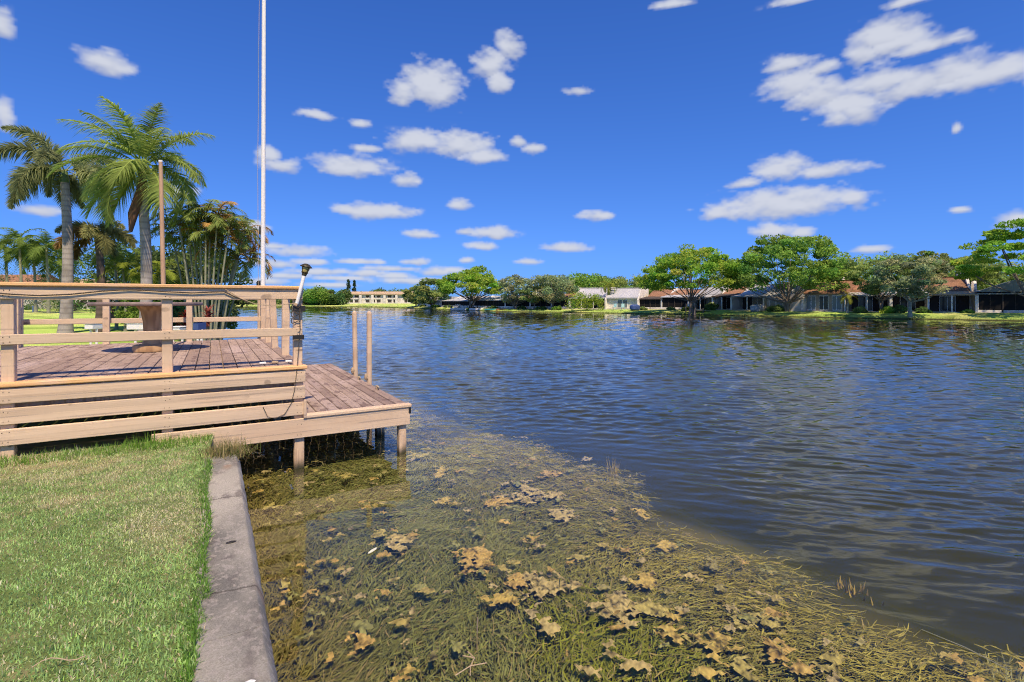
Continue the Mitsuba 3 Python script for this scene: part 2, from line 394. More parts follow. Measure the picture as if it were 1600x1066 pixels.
def build_water():
    """One sheet of wind ripples, finely divided near the dock and coarser towards the far shores."""
    nr, na = 1000, 550
    r = 1.3 * (340 / 1.3) ** (np.arange(nr) / (nr - 1))
    a = np.linspace(YAW - math.radians(49), YAW + math.radians(50), na)
    R, A = np.meshgrid(r, a, indexing='ij')
    X, Y = R * np.sin(A), R * np.cos(A)
    cell = np.maximum(R * .0050, R * (a[1] - a[0]))
    calm = np.clip((X - weed_edge(Y) + .4) / 2.2, .1, 1) * np.clip((X + Y * .1 - .2) / 1.5, 0.15, 1)
    calm = np.where(Y > 9, np.maximum(calm, np.clip((Y - 9) / 3, 0, 1)), calm)
    gust = .75 + .5 * meshkit.fbm(np.stack([X * .06, Y * .06, X * 0], -1), 3, 3)
    wx = X + .35 * (meshkit.noise(np.stack([X * .35, Y * .35, X * 0], -1), 5) - .5)
    wy = Y + .35 * (meshkit.noise(np.stack([X * .35, Y * .35, X * 0 + 7], -1), 6) - .5)
    Z = np.zeros_like(X)
    rg = np.random.default_rng(3)
    wind = math.radians(44)                                  # the ripples travel towards this bearing
    for k in range(64):
        lam = .10 * (9 / .10) ** (k / 63) * rg.uniform(.95, 1.05)
        th = wind + rg.normal(0, .36)
        kk = 2 * np.pi / lam
        slope = .031 * (lam / .4) ** (.2 if lam < .35 else -2.0)
        fade = np.clip(lam / (cell * 3.2) - .6, 0, 1)
        # ripples too short for the sheet's cells are carried by the shortest ones that fit
        carry = .030 * np.exp(-(np.log2(lam / (cell * 4.2)) / .6) ** 2) * np.clip((R - 3) / 6, 0, 1) * (1 - .55 * np.clip((R - 25) / 60, 0, 1))
        loc = .2 + 1.6 * meshkit.noise(np.stack([X / lam * .22, Y / lam * .22, X * 0 + k], -1), 40 + k)
        ph = kk * (wx * math.sin(th) + wy * math.cos(th)) + rg.uniform(0, 7)
        c = np.cos(ph)
        Z += (slope * fade + carry) / kk * (c + .3 * np.cos(2 * ph)) * loc
    Z = Z * gust
    Z *= calm
    V = np.stack([X, Y, Z], -1).reshape(-1, 3)
    i = (np.arange(nr - 1)[:, None] * na + np.arange(na - 1)[None]).ravel()
    F = np.vstack([np.c_[i, i + na + 1, i + na], np.c_[i, i + 1, i + na + 1]])
    # the rest of the lake, outside the fine fan, joined on at its rim and its two sides
    m = len(V)
    left, right, near = np.arange(nr) * na, np.arange(nr) * na + na - 1, np.arange(na)
    extra, f2 = [], []
    for side, az in ((left, YAW - math.radians(110)), (right, YAW + math.radians(125))):
        base = m + len(extra)
        for k in range(nr):
            extra.append([r[k] * math.sin(az), r[k] * math.cos(az), 0])
        k = np.arange(nr - 1)
        q = np.vstack([np.c_[side[k], side[k + 1], base + k + 1], np.c_[side[k], base + k + 1, base + k]])
        f2.append(q if side is left else q[:, ::-1])
    base = m + len(extra)
    extra.append([0, 0, 0])
    f2.append(np.c_[near[:-1], np.full(na - 1, base), near[1:]])
    return np.vstack([V, extra]), np.vstack([F] + f2)


WV, WF = build_water()
structure('lake_water', (WV, WF), 'mat_water', smooth=True, label='rippled blue lake water, clear over the weeds')


# ---------------------------------------------------------------- ribbons: grass blades, weed strands
def ribbons(base, direc, side, length, width, droop, segs=2, taper=True):
    """Bent ribbons: base (n,3), direc and side unit (n,3), droop = the bend added to z along the length."""
    n = len(base)
    t = np.linspace(0, 1, segs + 1)
    V = []
    for k, tk in enumerate(t):
        c = base + direc * (length * tk)[:, None]
        c = c + np.c_[np.zeros((n, 2)), droop * tk * tk]
        w = width * (1 - .75 * tk if taper else 1 - .3 * abs(2 * tk - 1))
        if k == segs and taper:
            V.append(c[:, None])
        else:
            V.append(np.stack([c - side * w[:, None] / 2, c + side * w[:, None] / 2], 1))
    V = np.concatenate(V, 1)
    m = V.shape[1]
    f = []
    for k in range(segs):
        a = 2 * k
        if k == segs - 1 and taper:
            f += [[a, a + 1, a + 2]]
        else:
            f += [[a, a + 1, a + 3], [a, a + 3, a + 2]]
    F = (np.arange(n)[:, None, None] * m + np.array(f)[None]).reshape(-1, 3)
    return V.reshape(-1, 3), F, m


def grass_patch(x, y, h, z0, green, spread=.6, w=(.004, .0085)):
    n = len(x)
    az = RNG.uniform(0, 2 * np.pi, n)
    tilt = np.abs(RNG.normal(0, spread, n))
    d = np.c_[np.cos(az) * np.sin(tilt), np.sin(az) * np.sin(tilt), np.cos(tilt)]
    sa = az + np.pi / 2 + RNG.normal(0, .5, n)
    s = np.c_[np.cos(sa), np.sin(sa), np.zeros(n)]
    V, F, m = ribbons(np.c_[x, y, np.full(n, z0) + 0 * x], d, s, h, RNG.uniform(*w, n), -h * RNG.uniform(.05, .55, n))
    return V, F, np.repeat(green, m, 0)


def grass_colour(x, y):
    n = len(x)
    P = np.c_[x, y, np.zeros(n)]
    a = meshkit.fbm(P * 1.15, 3, 31) * .6 + meshkit.fbm(P * 7, 3, 32) * .4 + RNG.normal(0, .07, n)
    t = np.clip((a - .52) / .2, 0, 1)[:, None]
    bare = np.exp(-(((x + .28) / .22) ** 2 + ((y - 4.3) / .45) ** 2))[:, None]
    t = np.clip(t + bare * 1.1, 0, 1)
    tuft = meshkit.noise(P * 13, 5)[:, None]
    g = np.array([.33, .50, .19]) * (1 - t) + np.array([.62, .60, .36]) * t
    g = g * (.72 + .56 * tuft)
    lime = (RNG.random(n) < .16)[:, None]
    g = np.where(lime, g * .5 + np.array([.30, .50, .10]) * .6, g)
    dry = (RNG.random(n) < (.09 + .25 * t[:, 0]))[:, None]
    g = np.where(dry, np.array([.68, .58, .40]), g)
    return np.clip(g * RNG.uniform(.55, 1.65, (n, 1)), .01, .85)


def lawn_grass():
    out = []
    for n, xr, yr in ((150000, (-1.95, .015), (1.7, 6.6)), (14000, (-4, -1.6), (1, 6.6)), (9000, (-2, .01), (.4, 1.9))):
        x, y = RNG.uniform(*xr, n), RNG.uniform(*yr, n)
        edge = .012 * np.sin(y * 5) + .03 * (meshkit.noise(np.c_[y * 4, y * 0, y * 0], 3) - .5) - .04 * (y < 3)
        ok = x < edge - .012
        x, y = x[ok], y[ok]
        lumps = meshkit.fbm(np.c_[x * 6, y * 6, x * 0], 2, 12)
        h = RNG.uniform(.014, .04, len(x)) * (.5 + 1.0 * lumps) * (1 + 1.5 * np.clip((y - 6.15) / .35, 0, 1) * RNG.random(len(x)))
        h = np.where(np.exp(-(((x + .28) / .2) ** 2 + ((y - 4.3) / .4) ** 2)) > .6, h * .6, h)
        out.append(grass_patch(x, y, h, .515, grass_colour(x, y), 1.0))
    n = 2600                                                # the thick runners at the lawn's edge that lean over the concrete
    y = RNG.uniform(1.6, 5.6, n)
    x = -.02 + .012 * np.sin(y * 5) - .04 * (y < 3) - np.abs(RNG.normal(0, .03, n))
    out.append(grass_patch(x, y, RNG.uniform(.03, .075, n), .515, np.array([.17, .34, .06]) * RNG.uniform(.6, 1.3, (n, 1)), .9))
    return out


def merge(parts):
    V, F, Cc, o = [], [], [], 0
    for v, f, c in parts:
        V.append(v); F.append(f + o); Cc.append(c); o += len(v)
    return np.vstack(V), np.vstack(F), np.vstack(Cc)


V, F, col = merge(lawn_grass())
thing('lawn_grass', 'short green and straw coloured lawn grass between the concrete wall and the deck', 'grass', mesh=(V, F), mat='mat_leaf', color=col, kind='stuff')

# tall dry tuft over the end of the concrete cap, and the tufts along the deck's skirt
n = 900
x, y = RNG.normal(.12, .10, n), RNG.normal(5.78, .10, n)
V, F, col = merge([grass_patch(x, y, RNG.uniform(.08, .26, n), .5, np.array([[.42, .36, .18]]) * RNG.uniform(.5, 1.2, (n, 1)) + np.where(RNG.random((n, 1)) < .3, [[-.15, -.05, -.08]], 0), .75)])
thing('dry_grass_tuft', 'straw coloured grass tuft hanging over the far end of the concrete seawall', 'grass tuft', mesh=(V, F), mat='mat_leaf', color=np.clip(col, .02, 1))
n = 1500
x, y = RNG.uniform(-1.9, .0, n), RNG.uniform(6.25, 6.62, n)
k = np.exp(-((x + .55) / .2) ** 2)
V, F, col = merge([grass_patch(x, y, RNG.uniform(.05, .13, n) * (1 + k), .51, np.array([[.19, .36, .06]]) * RNG.uniform(.6, 1.3, (n, 1)), .45, (.004, .009))])
thing('tall_grass', 'longer bright green grass growing up against the lowest boards of the deck', 'grass', mesh=(V, F), mat='mat_leaf', color=col, kind='stuff')

# ---------------------------------------------------------------- concrete seawall
SW = thing('seawall', 'weathered grey concrete seawall between the lawn and the weedy water', 'seawall')
def cap_profile(y0, y1):
    ys = np.linspace(y0, y1, max(2, int((y1 - y0) / .06)))
    prof = [(-.075, .30), (-.072, .512), (-.06, .522), (.19, .522), (.202, .514), (.236, .44), (.238, .30)]
    V = np.array([[px, yy, pz] for yy in ys for px, pz in prof])
    P = V * np.array([9, 9, 9])
    V[:, 2] += (meshkit.fbm(P, 3, 5) - .5) * .012
    V[:, 0] += (meshkit.fbm(P * 1.4 + 40, 3, 6) - .5) * .014
    k = len(prof)
    i = (np.arange(len(ys) - 1)[:, None] * k + np.arange(k - 1)[None]).ravel()
    F = np.vstack([np.c_[i, i + 1, i + k + 1], np.c_[i, i + k + 1, i + k]])
    F = np.vstack([F, [[0, j + 1, j] for j in range(1, k - 1)], [[len(V) - k, len(V) - k + j, len(V) - k + j + 1] for j in range(1, k - 1)]])
    return trimesh.Trimesh(V, F, process=False)
for y0, y1 in ((-6, -.4), (-.394, 2.62), (2.624, 5.72)):
    part(SW, 'cap', cap_profile(y0, y1), 'mat_concrete', 30)
part(SW, 'face', cbox([.02, -6, -1.2], [.222, 14, .36], .01), 'mat_concrete')
for px, py, s, mat, nm, lab, cat in ((148, 402, .030, 'mat_black', 'dead_leaf', 'small dark dead leaf lying on the concrete seawall', 'leaf'),):
    m = trimesh.creation.icosphere(1, 1); m.vertices = m.vertices * [s, s * .35, .006] + [.10, 3.62, .528]
    thing(nm, lab, cat, mesh=m, mat=mat)
m = trimesh.creation.icosphere(2, 1); m.vertices = (m.vertices * [.022, .012, .005]) * (1 + .4 * (meshkit.noise(m.vertices * 3, 2)[:, None] - .5)) + [.125, 2.25, .527]
thing('bird_dropping', 'white bird dropping on the concrete seawall nearest the camera', 'dropping', mesh=m, mat='mat_white')
pts = np.array([[-.62 + .028 * k, 2.72 + .012 * math.sin(k), .565 + .012 * math.sin(k * .9)] for k in range(7)])
thing('straw_stem', 'pale dry straw stem lying on the lawn near the concrete seawall', 'straw', mesh=tube(pts, .0022, 5), mat='mat_rope')


# ---------------------------------------------------------------- weeds under the water
def strands(b, A, kap, L, w, z_amp, rg, segs=5):
    """Feathery stems lying in the water: in-plane curved ribbons with a toothed outline."""
    n = len(b)
    V = []
    c = b.copy()
    step = (L / segs)[:, None]
    ph = rg.uniform(0, 6.3, n)
    for k in range(segs + 1):
        t = k / segs
        a = A + kap * (t - .5)
        d = np.c_[np.cos(a), np.sin(a), np.zeros(n)]
        s = np.c_[-np.sin(a), np.cos(a), rg.normal(0, .35, n)]
        ww = (w * (1.0 if k % 2 else .45) * (1 - .6 * t * t))[:, None]
        q = c + np.c_[np.zeros((n, 2)), z_amp * np.sin(ph + 4 * t)]
        V.append(np.stack([q - s * ww / 2, q + s * ww / 2], 1))
        c = c + d * step
    V = np.concatenate(V, 1)
    m = V.shape[1]
    f = []
    for k in range(segs):
        a = 2 * k
        f += [[a, a + 1, a + 3], [a, a + 3, a + 2]]
    return V.reshape(-1, 3), (np.arange(n)[:, None, None] * m + np.array(f)[None]).reshape(-1, 3), m


def weed_field():
    n = 15500
    x, y = RNG.uniform(.22, 5.2, n), RNG.uniform(.5, 11.5, n)
    keep = RNG.random(n) < np.clip((weed_edge(y) + .25 - x) / .85, 0, 1) ** 1.3 * np.clip((12 - y) / 3.5, 0, 1) ** .7 * np.where(y < 6, 1, .75)
    x, y = x[keep], y[keep]
    n = len(x)
    P = np.c_[x, y, np.zeros(n)]
    f1, f2, f3 = meshkit.fbm(P * .8, 3, 51), meshkit.fbm(P * 2.6, 3, 52), meshkit.noise(P * .45, 53)
    ang = .75 + (f1 - .5) * 4.2 + (f3 - .5) * 1.6 - np.clip(x - 2, 0, 2) * .55 + RNG.normal(0, .2, n)
    ow = np.clip((x - 2.4) / 1.3, 0, 1)
    ang = ang * (1 - ow) + ow * (-1.05 + (f1 - .5) * 2.6 + RNG.normal(0, .35, n))
    top = -.014 - .07 * np.clip(f2 - .1, 0, 1) - .05 * (np.exp(-((x - 1.2) / .9) ** 2)) - .06 * np.clip((x - 3.5), 0, 2)
    outer = np.clip((x - 1.9 + (f1 - .5) * 2.6) / 1.7, 0, 1)[:, None]
    near = np.clip((1.0 - x) / .6, 0, 1)[:, None]
    g = np.array([.20, .215, .075]) * (1 - outer) + np.array([.325, .285, .072]) * outer
    g = g * (1 - near * .75) + np.array([.20, .16, .055]) * near * .75
    lime = (np.exp(-(((x - 2.1) / .5) ** 2 + ((y - 2.4) / .8) ** 2)) > .35 + RNG.random(n) * .5)[:, None]
    g = np.where(lime, np.array([.23, .25, .035]), g)
    k = 10
    rep = lambda a: np.repeat(a, k, 0)
    N = n * k
    A = rep(ang) + RNG.normal(0, .42, N)
    L = RNG.uniform(.06, .24, N) * rep(.7 + .6 * f2)
    layer = RNG.random(N)
    b = np.c_[rep(x), rep(y), rep(top) - .06 * layer] + RNG.normal(0, 1, (N, 3)) * [.055, .055, .012]
    b[:, :2] -= np.c_[np.cos(A), np.sin(A)] * (L * .5)[:, None]
    V, F, m = strands(b, A, RNG.normal(0, .9, N), L, RNG.uniform(.005, .012, N), RNG.uniform(.003, .014, N), RNG, 4)
    V[:, 2] = np.minimum(V[:, 2], -.006)
    V[:, 0] = np.maximum(V[:, 0], .245)
    tone = RNG.uniform(.7, 1.2, (N, 1)) * rep(RNG.uniform(.8, 1.2, (n, 1))) * (1.1 - .25 * layer[:, None])
    cc = rep(g) * tone
    cc = np.where(RNG.random((N, 1)) < .08, cc * .4 + np.array([.30, .22, .12]) * .8, cc)
    return V, F, np.repeat(np.clip(cc, .004, .6), m, 0)


V, F, col = weed_field()
thing('water_weeds', 'dense olive and yellow water weeds under the clear shallow water', 'water weeds', mesh=(V, F), mat='mat_weed', color=col, kind='stuff')

n = 3600                                                     # loose stalks lying on the surface
x, y = RNG.uniform(.4, 4.2, n), RNG.uniform(.8, 9.2, n)
ok = (x < weed_edge(y) - .1) & (meshkit.fbm(np.c_[x * 1.4, y * 1.4, x * 0], 2, 61) > .47)
x, y = x[ok], y[ok]; n = len(x)
A = RNG.uniform(0, 6.3, n)
V, F, m = ribbons(np.c_[x, y, RNG.uniform(.003, .012, n)], np.c_[np.cos(A), np.sin(A), RNG.normal(0, .015, n)], np.c_[-np.sin(A), np.cos(A), A * 0], RNG.uniform(.04, .2, n), RNG.uniform(.002, .006, n), RNG.normal(0, .006, n))
V[:, 2] = np.maximum(V[:, 2], .002)
thing('floating_stalks', 'pale loose weed stalks floating on the surface above the weeds', 'weed stalks', mesh=(V, F), mat='mat_weed', kind='stuff',
      color=np.repeat(np.array([.16, .155, .06]) * RNG.uniform(.5, 1.5, (n, 1)) + np.where(RNG.random((n, 1)) < .25, [[.1, .07, .05]], 0), m, 0))


def algae(x, y, r, seed, tone, whole=False):
    """A ragged floating mat: a fine grid with the thin places torn away."""
    q = min(max(12, int(r / .0055)), 84)
    g = np.linspace(-1.5, 1.5, q) * r
    X, Y = np.meshgrid(g, g, indexing='ij')
    P = np.stack([X + x, Y + y, X * 0 + seed], -1)
    f = .86 - .75 * np.hypot(X / r, Y / r * 1.1) + (meshkit.fbm(P * (1.7 / r), 4, seed) - .5) * 2.1 + (meshkit.fbm(P * 32, 3, seed + 1) - .5) * 1.3 + (meshkit.fbm(P * 110, 2, seed + 4) - .5) * 1.1
    Z = -.020 + .010 * np.clip(f, 0, 1) + .012 * meshkit.fbm(P * 45, 3, seed + 2)
    V = np.stack([X + x, Y + y, Z], -1).reshape(-1, 3)
    on = (f > .12)
    cell = on[:-1, :-1] & on[1:, :-1] & on[1:, 1:] & on[:-1, 1:]
    i = (np.arange(q - 1)[:, None] * q + np.arange(q - 1)[None])[cell]
    F = np.vstack([np.c_[i, i + q, i + q + 1], np.c_[i, i + q + 1, i + 1]])
    if whole:
        lab = trimesh.graph.connected_component_labels(F[:, [0, 1, 1, 2]].reshape(-1, 2), len(V))
        F = F[lab[F[:, 0]] == np.bincount(lab[F[:, 0]]).argmax()]
    used = np.unique(F)
    mp = np.full(len(V), -1); mp[used] = np.arange(len(used))
    n2 = meshkit.fbm(P * 30, 4, seed + 3).ravel()[used][:, None]
    c = np.array(tone) * (.55 + .9 * n2) * (1 - np.clip(n2 - .52, 0, 1) * 4.5) * RNG.uniform(.6, 1.3, (len(used), 1))
    c = c + np.array([.10, .075, .02]) * np.clip(.5 - n2, 0, 1) * 2
    return V[used], mp[F], np.clip(c, .02, .6)


# bearings of the larger mats: (column, row) of the surveyed photograph give direction and distance on the flat lake
MATS = [(787, 932, 22), (845, 912, 34), (562, 997, 17), (858, 978, 21), (622, 842, 24), (595, 832, 13), (835, 768, 34), (740, 862, 34), (965, 950, 34), (1003, 902, 24), (1062, 985, 22),
        (1132, 1012, 26), (1183, 978, 26), (1216, 1015, 22), (1250, 1042, 20), (930, 1045, 16), (652, 711, 15), (690, 737, 15), (540, 742, 10), (790, 816, 15), (1046, 955, 15), (1082, 902, 13),
        (900, 868, 14), (440, 912, 14), (428, 942, 12), (424, 790, 11), (640, 1040, 13), (780, 780, 18), (920, 716, 9), (1040, 850, 16), (1108, 1050, 24), (960, 1010, 15), (1300, 1030, 20),
        (700, 780, 15), (860, 740, 14), (1000, 800, 14), (1015, 950, 22), (1090, 1000, 24), (1160, 1045, 22), (1210, 960, 18), (1000, 1040, 20), (810, 905, 18), (880, 800, 20)]
ORD = ['first', 'second', 'third', 'fourth', 'fifth', 'sixth', 'seventh', 'eighth', 'ninth', 'tenth', 'eleventh', 'twelfth']
MATS.sort(key=lambda q: -q[1])
ROWS = [sorted(MATS[q:q + 6]) for q in range(0, len(MATS), 6)]
MAT_LABEL = {m: f'ragged ochre algae mat, {ORD[c]} from the seawall in the {ORD[r]} row out from the camera' for r, row in enumerate(ROWS) for c, m in enumerate(row)}
for k, (px, py, rp0) in enumerate(MATS):
    rp = rp0
    d = EYE * 800 / (py - 471)
    p, rp = at(px, d), rp * 1.35
    tones = [(.54, .40, .13), (.50, .40, .19), (.46, .39, .14), (.54, .37, .13)]
    v, f, c = algae(p[0], p[1], rp * d / 800, 100 + k * 7, tones[k % 4], True)
    key = thing('algae_mat', MAT_LABEL[(px, py, rp0)], 'algae mat', 'algae mats floating on the weeds', (v, f), 'mat_algae', color=c)
small = []
for k in range(520):
    y = RNG.uniform(.8, 9.6); x = RNG.uniform(.4, weed_edge(y) - .05)
    small.append(algae(x, y, RNG.uniform(.02, .075), 700 + 5 * k, [(.42, .34, .12), (.28, .28, .11), (.44, .36, .2), (.46, .32, .11), (.34, .30, .13)][k % 5]))
V, F, col = merge([s for s in small if len(s[1])])
thing('algae_flakes', 'small scattered algae flakes floating over the weeds', 'algae flakes', mesh=(V, F), mat='mat_algae', color=col, kind='stuff')
# single things in the water
p = at(915, EYE * 800 / (1000 - 471))
def twig(paths, r): return join([tube(np.array(q), r, 5) for q in paths])
p = at(735, EYE * 800 / (1045 - 471))
thing('pale_twig', 'bleached forked twig floating in the shallow weeds near the seawall', 'twig', mat='mat_rope',
      mesh=twig([[p + [-.1, -.02, .012], p + [0, 0, .015], p + [.05, .05, .012], p + [.04, .12, .01]], [p + [0, 0, .015], p + [-.03, -.06, .01]], [p + [0, 0, .015], p + [.09, -.02, .012]], [p + [.05, .05, .012], p + [.0, .1, .012]]], .003))
p = at(745, EYE * 800 / (990 - 471))
thing('brown_stick', 'short brown stick poking up through the shallow weeds', 'stick', mat='mat_bark', mesh=tube([p + [0, 0, -.1], p + [.01, .01, .09]], .004, 6))
p = at(582, EYE * 800 / (862 - 471))
m = trimesh.creation.icosphere(2, 1); m.vertices = (m.vertices * [.055, .014, .008]) @ trimesh.transformations.rotation_matrix(.6, [0, 0, 1])[:3, :3].T + p + [0, 0, .008]
thing('white_leaf', 'narrow whitish leaf floating over the weeds beside the seawall', 'leaf', mesh=m, mat='mat_algae', color=np.tile([.62, .62, .5], (len(m.vertices), 1)))


# ---------------------------------------------------------------- the dock: deck, railing, skirt, boarding platform
rr = random.Random(21)
PITCH = .1445
DX0, DX1, YF, YB, ZD, PX1, ZP = 49 * PITCH - 10, 76 * PITCH - 10, 6.6, 11.9, 1.24, 85 * PITCH - 10, .635
j = lambda s: rr.uniform(-s, s)
D = thing('wooden_dock', 'tan painted wooden dock with railed deck and low boarding platform over the water', 'dock')
frame = [cbox([DX0 + .02, y, ZD - .19], [DX1 - .02, y + .04, ZD - .032], .004) for y in np.arange(7.1, 11.8, .6)]
frame += [cbox([x, YF + .2, .42], [x + .1, YF + .3, ZD - .19], .004) for x in (-2.9, -.47)]
DF = part(D, 'deck_frame', join(frame), 'mat_pile')
for i in range(49, 76):
    x = i * PITCH - 10
    z = ZD + j(.003)
    part(DF, 'plank', cbox([x + .003 + j(.001), YF + .10 + j(.004), z - .03], [x + PITCH - .004 + j(.001), YB + j(.02), z], .005), 'mat_plank')
part(DF, 'edge_trim', bar([DX0 - 1.3, YF + .055, ZD - .012], [DX1 + .01, YF + .052, ZD - .016], .15, .042, c=.008), 'mat_trim')
SK = part(D, 'skirt', cbox([DX0 - 1.3, YF + .15, .9], [DX1 - .05, YF + .19, 1.04], .004), 'mat_pile')
for x in (-2.95, -1.69, -.42, .90):
    part(SK, 'upright', cbox([x - .05, YF + .042, .40], [x + .05, YF + .14, ZD - .04], .006), 'mat_paint_post')
for z0, z1, xa, xb, t in ((1.047, 1.192, DX0 - 1.3, DX1 - .01, .0), (.848, 1.0, DX0 - 1.3, DX1 - .015, .004), (.652, .806, DX0 - 1.3, DX1 - .02, .002), (.372, .602, -.56, PX1, .0)):
    b = bar([xa, YF + .02 - t, (z0 + z1) / 2 + j(.006)], [xb, YF + .02, (z0 + z1) / 2 + j(.004)], .04, z1 - z0, c=.005)
    part(SK, 'board', b, 'mat_paint')
R = part(D, 'railing', bar([DX0 - 1.3, YF + .06, 2.186], [.945, YF + .058, 2.184], .15, .038, c=.009), 'mat_trim')
part(R, 'rail_board', bar([DX0 - 1.3, YF + .035, 2.105], [.94, YF + .035, 2.103], .038, .122), 'mat_paint')
part(R, 'rail_board', bar([DX0 - 1.3, YF + .035, 1.657], [.94, YF + .035, 1.653], .038, .098), 'mat_paint')
for x in (-2.95, -1.69, -.42):
    part(R, 'post', bar([x, YF + .105, ZD - .03], [x + j(.008), YF + .105, 2.164], .096, .096, (0, 1, 0)), 'mat_paint_post')
part(R, 'post', bar([.895, YF + .103, ZD - .03], [.893, YF + .105, 2.164], .10, .10, (0, 1, 0)), 'mat_paint_post')
for x in (-1.67, -.39):
    part(R, 'post', bar([x, YB - .10, ZD - .03], [x, YB - .10, 2.11], .1, .1, (0, 1, 0)), 'mat_paint_post')
part(R, 'post', bar([-2.86, YB - .10, ZD - .03], [-2.86, YB - .10, 2.11], .11, .11, (0, 1, 0)), 'mat_paint_post')
part(R, 'post', bar([-2.86, YB - .36, ZD - .03], [-2.86, YB - .36, 2.11], .16, .14, (0, 1, 0)), 'mat_paint_post')
for y, l in ((11.8, 0), (10.75, .02), (9.5, -.05), (8.1, .01)):
    part(R, 'post', bar([.915, y, ZD - .03], [.915 + l, y + l, 2.11], .10, .10, (0, 1, 0)), 'mat_paint_post')
part(R, 'rail_board', bar([-2.9, YB - .03, 1.662], [.9, YB - .03, 1.655], .038, .095), 'mat_paint')
part(R, 'rail_board', bar([-2.9, YB - .03, 2.1], [.9, YB - .03, 2.1], .038, .10), 'mat_paint')
part(R, 'rail_board', bar([.955, YF + .2, 2.135], [.955, YB, 2.125], .038, .06), 'mat_paint_side')
part(R, 'rail_board', bar([-2.95, YF + .2, 2.10], [-2.95, YB, 2.10], .038, .10), 'mat_paint_side')
# the low platform
PF = part(D, 'boarding_platform', join([cbox([DX1 - .1, y, ZP - .20], [PX1 - .045, y + .045, ZP - .034], .004) for y in np.arange(7.2, 11.8, .7)] +
                                      [cbox([PX1 - .04, YF + .05, ZP - .24], [PX1, YB, ZP - .034], .005)]), 'mat_pile')
for i in range(76, 85):
    x = i * PITCH - 10
    z = ZP + j(.003)
    part(PF, 'plank', cbox([x + .003, YF + .095 + j(.003), z - .032], [x + PITCH - .004 + j(.001), YB + j(.03), z], .005), 'mat_plank')
part(PF, 'edge_trim', bar([DX1 - .03, YF + .04, ZP - .008], [PX1 + .02, YF + .04, ZP - .008], .12, .046, c=.014), 'mat_paint')
part(PF, 'edge_post', bar([DX1 - .018, YF - .015, .615], [DX1 - .018, YF - .015, .835], .034, .03, (0, 1, 0)), 'mat_paint_post')
for x, y, w in ((.90, YF + .10, .11), (2.205, YF + .10, .10), (2.2, 7.75, .12), (2.2, 9.3, .12), (2.2, 11.7, .12), (.9, 9.2, .12), (.9, 11.7, .12)):
    part(PF, 'pile', bar([x, y, -1.5], [x + j(.01), y, .38], w, w, (0, 1, 0), .01), 'mat_pile')
part(PF, 'end_board', cbox([.1, YB - .02, .02], [PX1 - .05, YB + .02, .60], .004), 'mat_pile')
part(DF, 'end_board', cbox([-.2, YB - .015, .45], [DX1 - .05, YB + .025, 1.19], .004), 'mat_pile')
for z0, z1 in ((.65, .83), (.85, 1.03), (1.05, 1.19)):
    part(PF, 'riser_board', cbox([DX1 - .05, YF + .16, z0], [DX1 - .015, YB - .05, z1], .004), 'mat_paint_side')
part(PF, 'corner_bracket', cbox([PX1 - .02, YF - .004, .52], [PX1 + .012, YF + .05, .60], .003), 'mat_black')

nails = []
for x in (-2.95, -1.69, -.42, .90):
    for z in (1.08, 1.16, .88, .965, .685, .775) + ((.42, .54) if x > -.5 else ()) + (1.63, 1.68, 2.07, 2.13):
        for e in (-.02, .022):
            yy = YF + (-.001 if z < 1.5 else .014)
            nails.append(tube([[x + e + j(.006), yy - .003, z + j(.006)], [x + e, yy + .01, z]], .0042, 6))
part(D, 'nail_heads', join(nails), 'mat_nail', kind='stuff')
scene['mat_nail'] = principled((.09, .06, .045), .6)

# posts of the boarding ladder beside the platform
for k, (y, zt, lean) in enumerate(((9.84, 1.84, -.02), (8.86, 1.85, .0))):
    x = PX1 + .05
    s = [-1.4, zt - .05, zt - .02, zt - .005, zt]
    t = thing('mooring_post', ('farther', 'nearer')[k] + ' of the two round topped tan posts beside the boarding platform', 'post', 'posts beside the boarding platform')
    part(t, 'shaft', tube([[x, y, s[0]], [x, y, .6]] + [[x + lean * (q - .6) / 1.2, y, q] for q in s[1:]], [.046, .046, .045, .038, .025, .008], 16), 'mat_paint_post', 40)
    m = trimesh.creation.icosphere(2, 1); m.vertices = m.vertices * [.03, .05, .06] * (1 + .5 * (meshkit.noise(m.vertices * 4, k)[:, None] - .5)) + [x - .055, y - .01, .72]
    part(t, 'rope_knot', m, 'mat_rope')
for k, y in enumerate((8.0, 9.15)):
    t = thing('dock_cleat', ('small pale cleat nearest the corner of the boarding platform', 'small pale cleat between the two round topped posts')[k], 'cleat')
    part(t, 'horn', tube([[PX1 - .05, y - .09, ZP + .045], [PX1 - .05, y - .04, ZP + .05], [PX1 - .05, y + .04, ZP + .05], [PX1 - .05, y + .09, ZP + .045]], [.008, .014, .014, .008], 8), 'mat_rope')
    part(t, 'foot', cbox([PX1 - .07, y - .03, ZP], [PX1 - .03, y + .03, ZP + .04], .004), 'mat_rope')
a = np.linspace(0, 6 * np.pi, 90)
thing('rope_coil', 'pale rope heaped at the far end of the boarding platform', 'rope', mesh=tube(np.c_[1.35 + (.14 - .003 * a) * np.cos(a), 11.6 + (.14 - .003 * a) * np.sin(a), ZP + .02 + .006 * a + .012 * np.sin(a * 3.3)], .016, 6), mat='mat_rope')
pts = [[1.62, 8.2, .42], [1.63, 8.2, .3], [1.68, 8.2, .2], [1.66, 8.2, .1]]
thing('hanging_strip', 'white torn strip hanging in the dark under the boarding platform', 'strip', mesh=tube(pts, [.012, .016, .02, .014], 6), mat='mat_white')


def front(px, py, y=YF - .004):
    """A point on the upright plane of the deck's near side (y constant), surveyed from the column and row."""
    q = (px - 800) / 800
    d = y / (CS - q * SN)
    p = at(px, d)
    return np.array([p[0], y, zat(py, d)])


